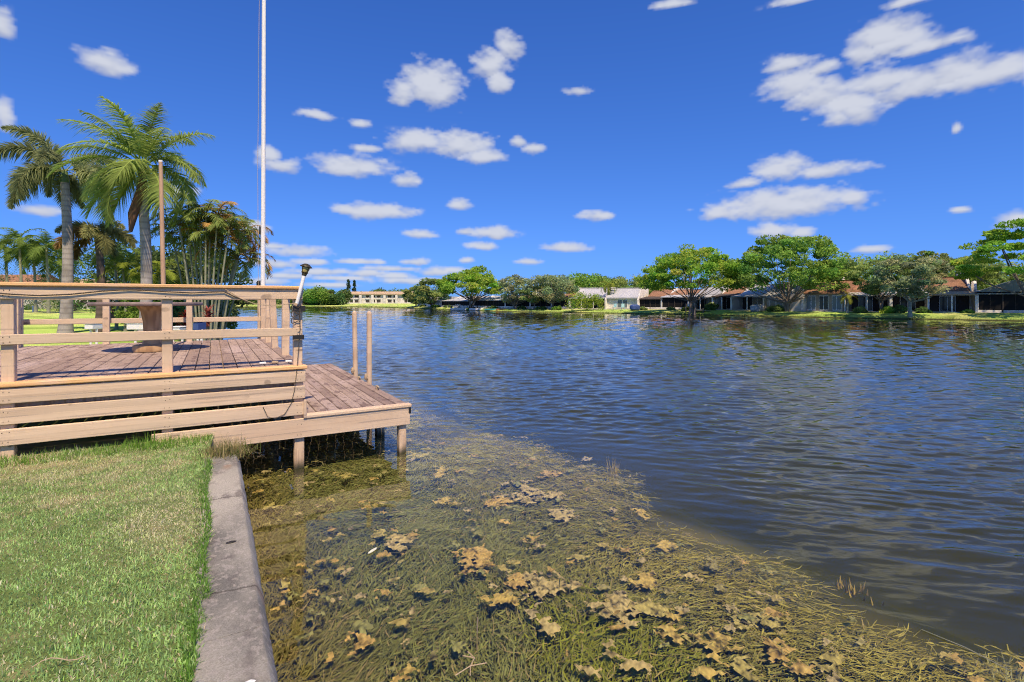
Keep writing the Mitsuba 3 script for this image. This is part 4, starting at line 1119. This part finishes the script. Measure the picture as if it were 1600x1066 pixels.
def townhouse(label, x0, x1, eave, ridge, roof='mat_shingle', patio=None, awn=None, awn_mat='mat_grey_roof', fins='', wall='mat_stucco', windows=0, back=5.5, name='townhouse', fin_top=None, gable=False):
    """eave, ridge, awn: rows of the survey at the house's front, turned into heights there."""
    P, u, v, L = frame_of(x0, x1, back)
    dm = shore_d((x0 + x1) / 2) + back
    ze, zr = zat(eave, dm), zat(ridge, dm)
    t = thing(name, label, 'house')
    q0 = 3.0 if patio else 0.0
    g = .3
    part(t, 'slab', prism([P(-.1, -.25, g), P(L + .1, -.25, g), P(L + .1, -.25, GB + .12), P(-.1, -.25, GB + .12)], None, v * (q0 + .6)), 'mat_concrete_path')
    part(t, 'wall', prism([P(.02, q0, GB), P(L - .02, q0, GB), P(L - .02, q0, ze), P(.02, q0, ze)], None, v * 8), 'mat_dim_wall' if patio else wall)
    if roof and gable:
        part(t, 'roof', prism([P(-.2, -.3, ze), P(L * .5, -.3, zr), P(L + .2, -.3, ze)], None, v * 11), roof)
    elif roof:
        rf = part(t, 'roof', prism([P(0.02, q0 - .55, ze - .12), P(0.02, q0 + 3.1, zr), P(0.02, q0 + 8.1, zr), P(0.02, q0 + 8.1, ze), P(.02, q0 - .55, ze - .3)], None, u * (L - .04)), roof)
        part(rf, 'ridge_cap', bar(P(0, q0 + 3.05, zr + .03), P(L, q0 + 3.05, zr + .03), .3, .09), roof)
    ft = fin_top if fin_top is not None else ridge
    zf = zat(ft, dm) + .1
    for s in fins:
        s0 = -.14 if s == 'L' else L - .12
        part(t, 'fin_wall', prism([P(s0, q0 - .9, g), P(s0, q0 - .9, min(2.3, zf - .6)), P(s0, q0 + 2.6, zf), P(s0, q0 + 8.3, zf), P(s0, q0 + 8.3, g)], None, u * .26), 'mat_stucco')
    if patio:
        za = zat(awn, dm)
        k = max(2, int(round(L / 2.1)))
        aw = part(t, 'awning', prism([P(-.1, -.25, za - .14), P(-.1, -.25, za), P(-.1, q0 - .02, za + .42), P(-.1, q0 - .02, za + .28)], None, u * (L + .2)), awn_mat)
        if awn_mat in ('mat_silver', 'mat_green_roof'):
            for i in range(int(L / .8)):
                s = .4 + i * .8
                part(aw, 'rib', bar(P(s, -.27, za + .02), P(s, q0 - .05, za + .44), .06, .05), awn_mat)
        for i in range(k + 1):
            s = L * i / k
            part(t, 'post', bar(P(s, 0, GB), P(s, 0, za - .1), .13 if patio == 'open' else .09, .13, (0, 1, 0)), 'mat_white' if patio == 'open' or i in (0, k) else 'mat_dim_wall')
        if patio == 'screen':
            for i in range(k):
                sc = part(t, 'screen', prism([P(L * i / k + .06, .03, GB + .42), P(L * (i + 1) / k - .06, .03, GB + .42), P(L * (i + 1) / k - .06, .03, za - .16), P(L * i / k + .06, .03, za - .16)], None, v * .02), 'mat_screen')
                part(sc, 'mullion', bar(P(L * (i + .5) / k, .0, GB + .42), P(L * (i + .5) / k, .0, za - .16), .05, .05, (0, 1, 0)), 'mat_dim_wall')
            part(t, 'kick_wall', prism([P(.05, .0, GB), P(L - .05, 0, GB), P(L - .05, 0, GB + .40), P(.05, 0, GB + .40)], None, v * .12), 'mat_stucco')
        for i in range(max(1, k - 1)):
            s = L * (i + .5) / max(1, k - 1)
            w = part(t, 'door', prism([P(s - .8, q0 - .05, GB + .14), P(s + .8, q0 - .05, GB + .14), P(s + .8, q0 - .05, 2.7), P(s - .8, q0 - .05, 2.7)], None, v * .08), 'mat_white')
            for e in (-.39, .39):
                part(w, 'pane', prism([P(s + e - .35, q0 - .075, GB + .22), P(s + e + .35, q0 - .075, GB + .22), P(s + e + .35, q0 - .075, 2.62), P(s + e - .35, q0 - .075, 2.62)], None, v * .03), 'mat_dark_glass')
        for s in (0, L):
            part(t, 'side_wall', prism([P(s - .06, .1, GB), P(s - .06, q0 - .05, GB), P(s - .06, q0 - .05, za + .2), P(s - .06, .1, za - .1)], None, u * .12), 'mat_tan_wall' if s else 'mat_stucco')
    for i in range(windows):
        s = L * (i + .5) / windows
        hw = min(.9, L / windows * .36)
        w = part(t, 'window', prism([P(s - hw, q0 - .05, GB + .2), P(s + hw, q0 - .05, GB + .2), P(s + hw, q0 - .05, ze - .5), P(s - hw, q0 - .05, ze - .5)], None, v * .1), 'mat_white')
        for e in (-1, 1):
            part(w, 'pane', prism([P(s + e * hw * .5 - hw * .42, q0 - .08, GB + .3), P(s + e * hw * .5 + hw * .42, q0 - .08, GB + .3), P(s + e * hw * .5 + hw * .42, q0 - .08, ze - .6), P(s + e * hw * .5 - hw * .42, q0 - .08, ze - .6)], None, v * .05), 'mat_pale_glass' if i % 2 == 0 else 'mat_dark_glass')
    return t


townhouse('lakeside house with a dark screened porch and grey green gabled roof at the right edge', 1528, 1650, 456, 437, 'mat_green_roof', 'screen', 458, 'mat_green_roof', 'L', gable=True)
townhouse('lakeside house with a steep brown shingle roof over a tan porch awning', 1451, 1525, 455, 431, patio='open', awn=460, awn_mat='mat_tan_roof', fins='R', fin_top=424)
townhouse('lakeside house half hidden by a grey green tree, grey awning and white porch posts', 1393, 1450, 452, 441, 'mat_grey_roof', 'open', 460, 'mat_grey_roof', 'L', fin_top=446)
townhouse('lakeside house with a tall white fin wall rising beside its brown shingle roof', 1320, 1391, 456, 437, patio='open', awn=461, awn_mat='mat_grey_roof', fins='L', fin_top=430)
townhouse('lakeside house with brown shingle roof, tan walls and pale glass doors at ground level', 1258, 1318, 456, 438, wall='mat_tan_wall', windows=3, fins='L', fin_top=442)
townhouse('white walled lakeside house behind the trunk of the tallest spreading tree', 1194, 1232, 462, 447, 'mat_grey_roof', wall='mat_stucco', windows=1, back=6.5)
townhouse('lakeside house with a sloping white roof above a long grey porch awning', 1143, 1193, 459, 444, 'mat_silver', 'open', 463, 'mat_grey_roof', 'L', fin_top=443)
townhouse('lakeside house with a small brown shingle roof between the two spreading trees', 1114, 1142, 460, 446, patio='open', awn=463, awn_mat='mat_dim_wall', fins='L', fin_top=446)
townhouse('white lakeside house half hidden under the left of the two spreading trees', 1076, 1113, 458, 447, 'mat_grey_roof', 'open', 464, 'mat_grey_roof', 'R', fin_top=446)
townhouse('lakeside house with a ribbed silver metal awning over a dark porch', 1034, 1075, 459, 452, 'mat_shingle', 'screen', 464, 'mat_silver', 'L', fin_top=450)
townhouse('lakeside house with a brown roof just left of the silver awning', 999, 1033, 465, 450, patio='screen', awn=467, awn_mat='mat_dim_wall', fins='R', fin_top=452)
townhouse('white lakeside house with a sloping white roof and one wide dark window', 948, 998, 464, 450, 'mat_silver', None, fins='LR', fin_top=449, windows=1)
townhouse('white roofed lakeside house behind the pale green hedge bush', 890, 946, 462, 449, 'mat_silver', 'open', 466, 'mat_grey_roof', 'L', fin_top=449)
townhouse('lakeside house with a short brown roof left of the pale green hedge bush', 862, 889, 466, 458, patio='screen', awn=468, awn_mat='mat_dim_wall', fins='R', fin_top=461)
townhouse('shaded lakeside house behind the feathery trees, brown roof', 829, 861, 466, 459, 'mat_tan_roof', 'screen', 468, 'mat_grey_roof', 'L', fin_top=461)
townhouse('shaded lakeside house behind the feathery trees, tan roof farther left', 790, 828, 467, 461, 'mat_tan_roof', 'screen', 469, 'mat_grey_roof', 'R', fin_top=461)
townhouse('shaded lakeside house under the round green tree near the boats', 738, 789, 468, 462, 'mat_grey_roof', 'screen', 469, 'mat_grey_roof', 'L', fin_top=462)
townhouse('shaded lakeside house left of the round green tree near the boats', 690, 737, 468, 463, 'mat_grey_roof', 'screen', 470, 'mat_grey_roof', 'L', fin_top=463)
townhouse('small white lakeside house at the left end of the row', 652, 688, 469, 464, 'mat_grey_roof', wall='mat_stucco', windows=2)
P, u, v, L = frame_of(1234, 1257, 5.0)
dm = shore_d(1245) + 5
t = thing('garden_wall', 'plain white garden wall between two lakeside houses', 'wall', mesh=prism([P(0, 0, .3), P(L, 0, .3), P(L, 0, zat(459, dm)), P(0, 0, zat(459, dm))], None, v * .25), mat='mat_stucco')

# two-storey building at the far end of the lake
d = 262
a, b = at(536, d), at(648, d)
u = (b - a) / np.linalg.norm(b - a); v = np.array([-u[1], u[0], 0]); v = v if np.dot(v, [SN, CS, 0]) > 0 else -v
L = np.linalg.norm(b - a)
P = lambda s, q, z: a + u * s + v * q + [0, 0, z]
zb, zt = .6, zat(460.5, d)
t = thing('apartment_building', 'long white two storey building with a brown roof at the far end of the lake', 'building')
part(t, 'wall', prism([P(0, 0, zb), P(L, 0, zb), P(L, 0, zt), P(0, 0, zt)], None, v * 12), 'mat_stucco')
part(t, 'roof', prism([P(-.8, -1.2, zt - .1), P(-.8, -1.2, zt + .35), P(-.8, 4, zat(455.5, d)), P(-.8, 9, zat(455.5, d)), P(-.8, 13, zt - .1)], None, u * (L + 1.6)), 'mat_tan_roof')
k = 13
for i in range(k):
    s0, s1 = L * (i + .14) / k, L * (i + .80) / k
    if i in (3, 7, 10):
        continue
    for f in (0, 1):
        z0 = zb + .3 + f * (zt - zb) * .5
        w = part(t, 'balcony', prism([P(s0, -.05, z0), P(s1, -.05, z0), P(s1, -.05, z0 + 1.75), P(s0, -.05, z0 + 1.75)], None, v * .06), 'mat_dim_wall')
        part(w, 'parapet', prism([P(s0 - .2, -.5, z0 - .2), P(s1 + .2, -.5, z0 - .2), P(s1 + .2, -.5, z0 + .5), P(s0 - .2, -.5, z0 + .5)], None, v * .4), 'mat_stucco')
for i in range(6):
    s = L * (i + .5) / 6
    part(t, 'buttress', cbox([0, 0, 0], [1, 1, 1], .02).apply_transform(np.vstack([np.c_[u * 1.2, -v * 1.0, np.array([0, 0, zt - zb - .2]), P(s - .6, -.2, zb)], [0, 0, 0, 1]])), 'mat_stucco')

# ---------------------------------------------------------------- trees of the far shores
BRIGHT, MID, OLIVE, DARK, DUSTY = (.155, .265, .035), (.125, .21, .04), (.13, .175, .055), (.08, .125, .038), (.165, .20, .10)


def far_tree(label, px, d, top, bottom, wpx, col, n, size, k, name='broadleaf_tree', gz=None, **kw):
    n, size = int(n * 1.35), size * 1.35
    gz = GB - .1 if gz is None else gz
    h = zat(top, d) - gz
    kw.setdefault('crown_from', max(.08, (zat(bottom, d) - gz) / h))
    return tree(name, label, at(px, d, gz), h, wpx * d / 800, col, n, size, seed=k, **kw)


far_tree('bright green spreading tree on the bank, left of the pair of large trees', 1082, 75, 386, 464, 150, BRIGHT, 17000, .15, 1, clumps=125, trunk_r=.15, stems=3, shape='umbrella', cr=.08, flat=.5, gz=.35)
far_tree('largest spreading tree on the far bank, right of the pair, with dense layered crown', 1231, 71, 364, 468, 162, MID, 21000, .15, 2, clumps=150, trunk_r=.19, stems=3, shape='umbrella', cr=.08, flat=.5, gz=.45)
far_tree('bright green layered tree cut off by the right edge of the picture', 1604, 55.5, 344, 452, 165, BRIGHT, 14000, .15, 3, clumps=80, trunk_r=.2, shape='umbrella', cr=.10, flat=.28)
far_tree('grey green tree with a pale trunk standing on the bank before the houses', 1422, 57.5, 399, 464, 100, DUSTY, 8000, .12, 4, clumps=70, trunk_r=.19, stems=1, cr=.10, mat='mat_cane')
far_tree('dusty green tree left of the pale trunked tree', 1378, 63, 404, 462, 78, OLIVE, 6000, .13, 5, clumps=45, stems=2, trunk_r=.13, cr=.12)
far_tree('tall olive tree behind the pale trunked tree', 1448, 74, 392, 450, 66, OLIVE, 5200, .15, 6, clumps=40, cr=.13)
far_tree('olive green tree above the porch with the tan awning', 1502, 72, 405, 448, 84, OLIVE, 6000, .15, 7, clumps=50, cr=.12)
for k, (px, d, top, w, c, lab) in enumerate([(1322, 92, 406, 70, OLIVE, 'olive tree in the treeline behind the house with the tan walls'), (1362, 95, 403, 84, MID, 'rounded tree in the treeline behind the white fin wall'),
                                             (1405, 96, 399, 80, OLIVE, 'tree in the treeline behind the pale trunked tree'), (1478, 98, 408, 80, MID, 'tree in the treeline behind the steep brown roof'), (1548, 92, 410, 80, OLIVE, 'tree in the treeline behind the grey green gabled roof'),
                                             (1292, 96, 412, 60, DARK, 'dark tree in the treeline right of the largest tree'), (1160, 110, 418, 60, DARK, 'dark tree in the treeline between the two large trees'), (1590, 90, 416, 70, OLIVE, 'olive tree in the treeline at the right edge'),
                                             (1010, 130, 440, 44, DARK, 'dark low tree in the treeline left of the spreading trees'), (983, 128, 434, 50, OLIVE, 'dull tree in the treeline behind the white house'), (958, 132, 437, 44, DARK, 'dark tree in the treeline behind the drooping palm'),
                                             (912, 126, 428, 54, MID, 'green tree rising behind the white roofed house'), (935, 130, 434, 46, DARK, 'dark tree in the treeline left of the drooping palm'), (884, 128, 436, 46, OLIVE, 'dull tree in the treeline right of the feathery trees')]):
    far_tree(lab, px, d, top, 466, w * 1.35, c, 3600, .22, 20 + k, clumps=36, cr=.19, stems=1, flat=.6)
far_tree('round bright green tree by the boats on the far bank', 737, 112, 419, 466, 92, BRIGHT, 8500, .22, 50, clumps=60, stems=4, trunk_r=.2, cr=.12, shape='umbrella')
far_tree('dull green tree left of the round tree by the boats', 674, 131, 437, 474, 62, OLIVE, 4500, .24, 51, clumps=36, stems=2, cr=.15)
far_tree('small dull green tree at the left end of the house row', 650, 146, 448, 474, 40, OLIVE, 2600, .25, 52, clumps=24, cr=.18)
far_tree('feathery grey green tree right of the round tree by the boats', 806, 103, 432, 474, 58, DUSTY, 5000, .16, 53, clumps=44, stems=3, trunk_r=.12, cr=.13, flat=.7)
far_tree('feathery grey green tree, the wider of the two, left of the pale hedge bush', 862, 98, 430, 470, 76, DUSTY, 6000, .16, 54, clumps=54, stems=2, trunk_r=.15, cr=.12, flat=.7)
far_tree('small feathery tree between the round tree and the wider feathery tree', 834, 99, 446, 472, 40, OLIVE, 2600, .17, 55, clumps=24, stems=2, trunk_r=.1, cr=.16)
for k, (px, d, top, w, lab) in enumerate([(497, 198, 452, 46, 'dense round tree at the water across the lake, nearest the dock lamp'), (522, 200, 454, 44, 'dense round tree across the lake, right of the one nearest the dock lamp'), (478, 205, 458, 40, 'dense low tree across the lake behind the dock railing')]):
    far_tree(lab, px, d, top, 477, w, MID if k == 0 else DARK, 4200, .32, 60 + k, clumps=30, cr=.2, crown_from=.06, flat=.7)
for k, (px, top) in enumerate(((544.5, 437), (553.5, 438), (538.5, 453))):
    lab = ('left of the two tall narrow pines above the white building', 'right of the two tall narrow pines above the white building', 'shortest narrow pine, left of the two tall ones')[k]
    far_tree(lab, px, 300, top, 474, 7, (.03, .055, .03), 1800, .26, 66 + k, name='pine_tree', clumps=40, shape='cone', cr=.3, crown_from=.1, flat=.8)
for k, (px, top, w) in enumerate(((562, 459, 30), (588, 455, 34), (606, 457, 36), (630, 456, 40), (650, 455, 40), (672, 452, 50))):
    far_tree(('first', 'second', 'third', 'fourth', 'fifth', 'sixth')[k] + ' from the left of the dark trees behind the white two storey building', px, 300, top, 474, w, DARK, 1500, .5, 70 + k, clumps=18, cr=.24, flat=.8)
for k, (px, d, top, w) in enumerate(((350, 215, 466, 40), (385, 215, 465, 44), (420, 212, 464, 44), (452, 210, 463, 40))):
    far_tree(('first', 'second', 'third', 'fourth')[k] + ' from the left of the low bushy trees across the lake behind the railing', px, d, top, 478, w, DARK, 1500, .4, 80 + k, clumps=18, cr=.25, crown_from=.05, flat=.8)
# palms of the far bank
p = at(950, 94, GB)
t = thing('drooping_palm', 'drooping pale green palm beside the white house with the wide dark window', 'palm tree')
palm(t, p, at(950, 94, zat(446, 94)), .17, .13, [(i * 2.4, 1.2 - .13 * i, 2.5, 2.3) for i in range(13)], 'mat_cane', (.24, .30, .05), n=50, ll=.7, lw=.07, sag=.7, rough=.3, rg=np.random.default_rng(91))
p = at(1324, 61.5, GB)
t = thing('yellowing_palm', 'small palm with yellowing lower fronds in front of the white fin wall', 'palm tree')
palm(t, p, at(1325, 61.5, zat(462, 61.5)), .13, .1, [(i * 2.4, 1.25 - .15 * i, 1.35, 1.3) for i in range(14)], 'mat_cane', (.26, .29, .05), n=40, ll=.5, lw=.06, sag=.4, rough=.3, brown=.3, rg=np.random.default_rng(92))
# shrubs along the house fronts and the bank
sh = [(905, 89.5, 34, 452, (.17, .24, .03), 'large pale green hedge bush on the far bank'), (928, 90, 30, 457, (.14, .20, .03), 'pale green bush beside the large hedge bush'),
      (1112, 80, 26, 468, DARK, ''), (1213, 71, 34, 472, DARK, ''), (1344, 63, 22, 474, OLIVE, ''), (1388, 60.5, 26, 474, BRIGHT, ''),
      (1404, 60, 24, 472, DARK, ''), (1442, 59, 26, 475, DARK, ''), (1512, 57, 20, 480, MID, ''), (1075, 80, 26, 476, DARK, ''), (1048, 84, 18, 479, OLIVE, ''),
      (1005, 87, 20, 478, OLIVE, ''), (870, 95, 24, 476, MID, ''), (845, 98, 26, 476, DARK, ''), (815, 101, 20, 478, DARK, ''), (770, 106, 24, 476, DARK, ''), (700, 123, 22, 477, DARK, ''), (680, 130, 24, 475, MID, ''), (662, 140, 22, 475, DARK, '')]
SHN = ORD + ['thirteenth', 'fourteenth', 'fifteenth', 'sixteenth', 'seventeenth', 'eighteenth', 'nineteenth', 'twentieth', 'twenty-first', 'twenty-second', 'twenty-third']
for k, (px, d, w, top, c, lab) in enumerate(sh):
    bush('lakeside_shrub', lab or 'leafy shrub before the far houses, ' + SHN[sorted(q[0] for q in sh if not q[5]).index(px)] + ' of their row from the left', at(px, d + 1, GB - .05), w * (1 if lab else .75) * d / 800, max(.5, (zat(top, d) - GB) * (1 if lab else .7)), c, 1500, .15, 100 + k, None if lab else 'shrubs along the far houses')


def shore_fringe():
    """Tufts and runners of bank grass along the water's edge, all round the lake where it is seen."""
    rg = np.random.default_rng(17)
    ok = (RP[:, 0] > 20) | (RP[:, 1] > 60)
    idx = np.where(ok)[0]
    n = 26000
    k = rg.choice(idx, n)
    o = rg.gamma(1.6, .9, n) - .15
    b = RP[k] + RRAD[k] * o[:, None] + rg.normal(0, .5, (n, 2))
    z = np.interp(o, [-.5, 0, .5, 1.6, 4.5, 10], [-.2, -.05, .12, .30, .5, .66]) - .03
    A = rg.uniform(0, 6.3, n); e = rg.uniform(.5, 1.4, n)
    d_ = np.c_[np.cos(A) * np.cos(e), np.sin(A) * np.cos(e), np.sin(e)]
    big = np.clip(1 - o, 0, 1)
    near = meshkit.fbm(np.c_[b * .12, b[:, :1] * 0], 2, 8)
    L = rg.uniform(.10, .24, n) * (1 + 1.6 * big * np.clip(near * 2 - .8, 0, 1))
    V, F, m = ribbons(np.c_[b, z], d_, np.c_[-np.sin(A), np.cos(A), A * 0], L, rg.uniform(.03, .07, n), -L * .3, 2)
    g = np.array([.27, .38, .08]) * (1 - big[:, None] * .3) + np.array([.12, .07, .02]) * (rg.random((n, 1)) < .2)
    return V, F, np.repeat(g * rg.uniform(.6, 1.3, (n, 1)), m, 0)


V, F, col = shore_fringe()
thing('bank_grass', 'ragged green and straw coloured grass along the far banks', 'grass', mesh=(V, F), mat='mat_leaf', color=col, kind='stuff')


# ---------------------------------------------------------------- boats and small things on the far bank
def hull(c, az, L, W, H, n=11):
    s = np.linspace(-.5, .5, n)
    sec = []
    for q in s:
        w = W * .5 * (1 - max(0, (q - .05) / .45) ** 2.2) * (1 if q > -.45 else .92)
        sheer = H * (1 + .25 * max(0, q) ** 1.2 * 2)
        sec.append([[q * L, -w, sheer], [q * L, -w * .8, H * .35], [q * L, 0, 0 + .25 * H * max(0, q * 2) ** 3], [q * L, w * .8, H * .35], [q * L, w, sheer], [q * L, w * .8, sheer - .06 * H], [q * L, -w * .8, sheer - .06 * H]])
    V = np.array(sec).reshape(-1, 3); k = 7
    i = (np.arange(n - 1)[:, None] * k + np.arange(k)[None]).ravel(); j2 = (np.arange(n - 1)[:, None] * k + (np.arange(k)[None] + 1) % k).ravel()
    F = np.vstack([np.c_[i, j2, j2 + k], np.c_[i, j2 + k, i + k], [[0, q + 1, q] for q in range(1, k - 1)], [[(n - 1) * k, (n - 1) * k + q, (n - 1) * k + q + 1] for q in range(1, k - 1)]])
    m = trimesh.Trimesh(V, F, process=False)
    rot = trimesh.transformations.rotation_matrix(az, [0, 0, 1])
    rot[:3, 3] = c
    m.apply_transform(rot)
    return m, rot


def put(m, rot):
    m.apply_transform(rot)
    return m


for k, (px, d, az, L, lab) in enumerate(((717, 113.5, -.9, 3.6, 'white motor boat with a small windscreen, left of the two boats at the far bank'), (745, 109, -.7, 3.0, 'white motor boat with dark seats, right of the two boats at the far bank'))):
    t = thing('motor_boat', lab, 'boat')
    m, rot = hull(at(px, d, -.06), az, L, 1.35, .62)
    part(t, 'hull', m, 'mat_white', 40)
    part(t, 'windscreen', put(prism([[.25, -.5, .58], [.05, -.48, 1.0], [.05, .48, 1.0], [.25, .5, .58]], None, [-.06, 0, .02]), rot), 'mat_dark_glass')
    part(t, 'seat', put(cbox([-.9, -.45, .5], [-.4, .45, .85 if k else .75], .03), rot), 'mat_black' if k else 'mat_white')
    part(t, 'outboard_motor', put(cbox([-L / 2 - .25, -.14, .2], [-L / 2 + .02, .14, 1.0], .04), rot), 'mat_black')
    if k == 0:
        part(t, 'canopy', put(cbox([-.7, -.5, 1.35], [.3, .5, 1.42], .02), rot), 'mat_white')
        for x, y in ((-.65, -.45), (-.65, .45), (.25, -.45), (.25, .45)):
            part(t, 'canopy_pole', put(tube([[x, y, .5], [x, y, 1.36]], .02, 6), rot), 'mat_white')
for px, d, az, lab, mt in ((768, 104.5, -.45, 'teal kayak pulled up on the far bank', 'mat_teal'), (783, 103, -.4, 'orange brown kayak pulled up beside the teal one', 'mat_orange')):
    t = thing('kayak', lab, 'kayak')
    m, rot = hull(at(px, d, .12), az, 2.9 if mt == 'mat_teal' else 2.0, .75, .38)
    part(t, 'hull', m, mt, 40)
    part(t, 'cockpit', put(lathe([(0, .33), (.28, .33), (.3, .40), (.24, .41), (.2, .36), (0, .36)], (-.1, 0, 0), 16), rot), 'mat_black', 30)
# little dock below the left spreading tree
t = thing('small_dock', 'small weathered dock standing in the water under the left spreading tree', 'dock')
P, u, v, L = frame_of(1070, 1099, -1.2)
for i in range(8):
    part(t, 'plank', prism([P(L * i / 8 + .02, 0, .62), P(L * (i + 1) / 8 - .02, 0, .62), P(L * (i + 1) / 8 - .02, 0, .68), P(L * i / 8 + .02, 0, .68)], None, v * 2.6), 'mat_pile_far')
for s in (.1, L * .5, L - .1):
    part(t, 'pile', tube([P(s, .1, -1), P(s, .1, 1.0 if s > .2 else 1.7)], .09, 8), 'mat_pile_far')
scene['mat_pile_far'] = principled((.16, .13, .11), .9)


def chair(px, d, label, mat, yaw):
    t = thing('lawn_chair', label, 'chair')
    c = at(px, d, GB)
    rot = trimesh.transformations.rotation_matrix(yaw, [0, 0, 1]); rot[:3, 3] = c
    part(t, 'seat', put(bar([-.28, 0, .38], [.28, 0, .40], .55, .05, c=.01), rot), mat)
    part(t, 'backrest', put(bar([-.28, 0, .42], [-.50, 0, 1.0], .55, .04, (1, 0, 0), .01), rot), mat)
    for x, y in ((-.25, -.25), (-.25, .25), (.25, -.25), (.25, .25)):
        part(t, 'leg', put(tube([[x, y, -.05], [x, y, .38]], .025, 6), rot), mat)
chair(960, 87.5, 'left of the two pale teal lawn chairs before the white house', 'mat_teal_pale', 3.6)
chair(973, 87, 'right of the two pale teal lawn chairs before the white house', 'mat_teal_pale', 3.9)
scene['mat_teal_pale'] = principled((.30, .52, .50), .5)
def cover(px, d, w, h, label, mat, seed):
    m = trimesh.creation.icosphere(3, 1)
    m.vertices = np.sign(m.vertices) * np.abs(m.vertices) ** .6 * [w, w * .6, h] * (1 + .15 * (meshkit.fbm(m.vertices * 3, 3, seed)[:, None] - .5)) + at(px, d, GB + h * .7)
    thing('covered_furniture', label, 'furniture cover', mesh=m, mat=mat, smooth=True)
cover(992, 86.5, .9, .5, 'blue tarpaulin cover on the lawn beside the lawn chairs', 'mat_blue', 3)
cover(1183, 74, 1.1, .55, 'grey covered furniture heap on the lawn under the largest tree', 'mat_grey_roof', 5)
# plants that reach the surface away from the mat
rg = np.random.default_rng(77)
def stalks(px, py, n, h, spread, col, label, name):
    d = EYE * 800 / (py - 471)
    c = at(px, d, -h * .85)
    A = rg.uniform(0, 6.3, n); e = rg.uniform(.9, 1.5, n)
    dd = np.c_[np.cos(A) * np.cos(e), np.sin(A) * np.cos(e), np.sin(e)]
    V, F, m = ribbons(c + np.c_[rg.normal(0, spread, (n, 2)), np.zeros(n)], dd, np.c_[-np.sin(A), np.cos(A), A * 0], rg.uniform(.6, 1, n) * h, np.full(n, .012), np.full(n, -.05 * h), 3)
    thing(name, label, 'water plant', mesh=(V, F), mat='mat_weed', color=np.repeat(np.array(col) * rg.uniform(.6, 1.3, (n, 1)), m, 0))
stalks(957, 716, 60, .42, .04, (.42, .32, .03), 'lone yellow water plant standing beyond the edge of the weeds', 'yellow_water_plant')
stalks(1592, 1046, 120, .16, .09, (.36, .36, .20), 'pale spiky water plant at the lower right corner of the picture', 'pale_water_plant')
stalks(1330, 912, 40, .075, .06, (.34, .25, .06), 'tuft of ochre weed reaching the surface at the edge of the mat', 'ochre_water_plant')
p0, p1 = at(1440, EYE * 800 / (985 - 471), .004), at(1580, EYE * 800 / (1050 - 471), .004)
thing('floating_stem', 'long bent reed stem floating at the outer edge of the weeds, lower right', 'stem', mesh=tube([p0, p0 * .6 + p1 * .4 + [.02, -.04, .004], p1], .0028, 5), mat='mat_cane')
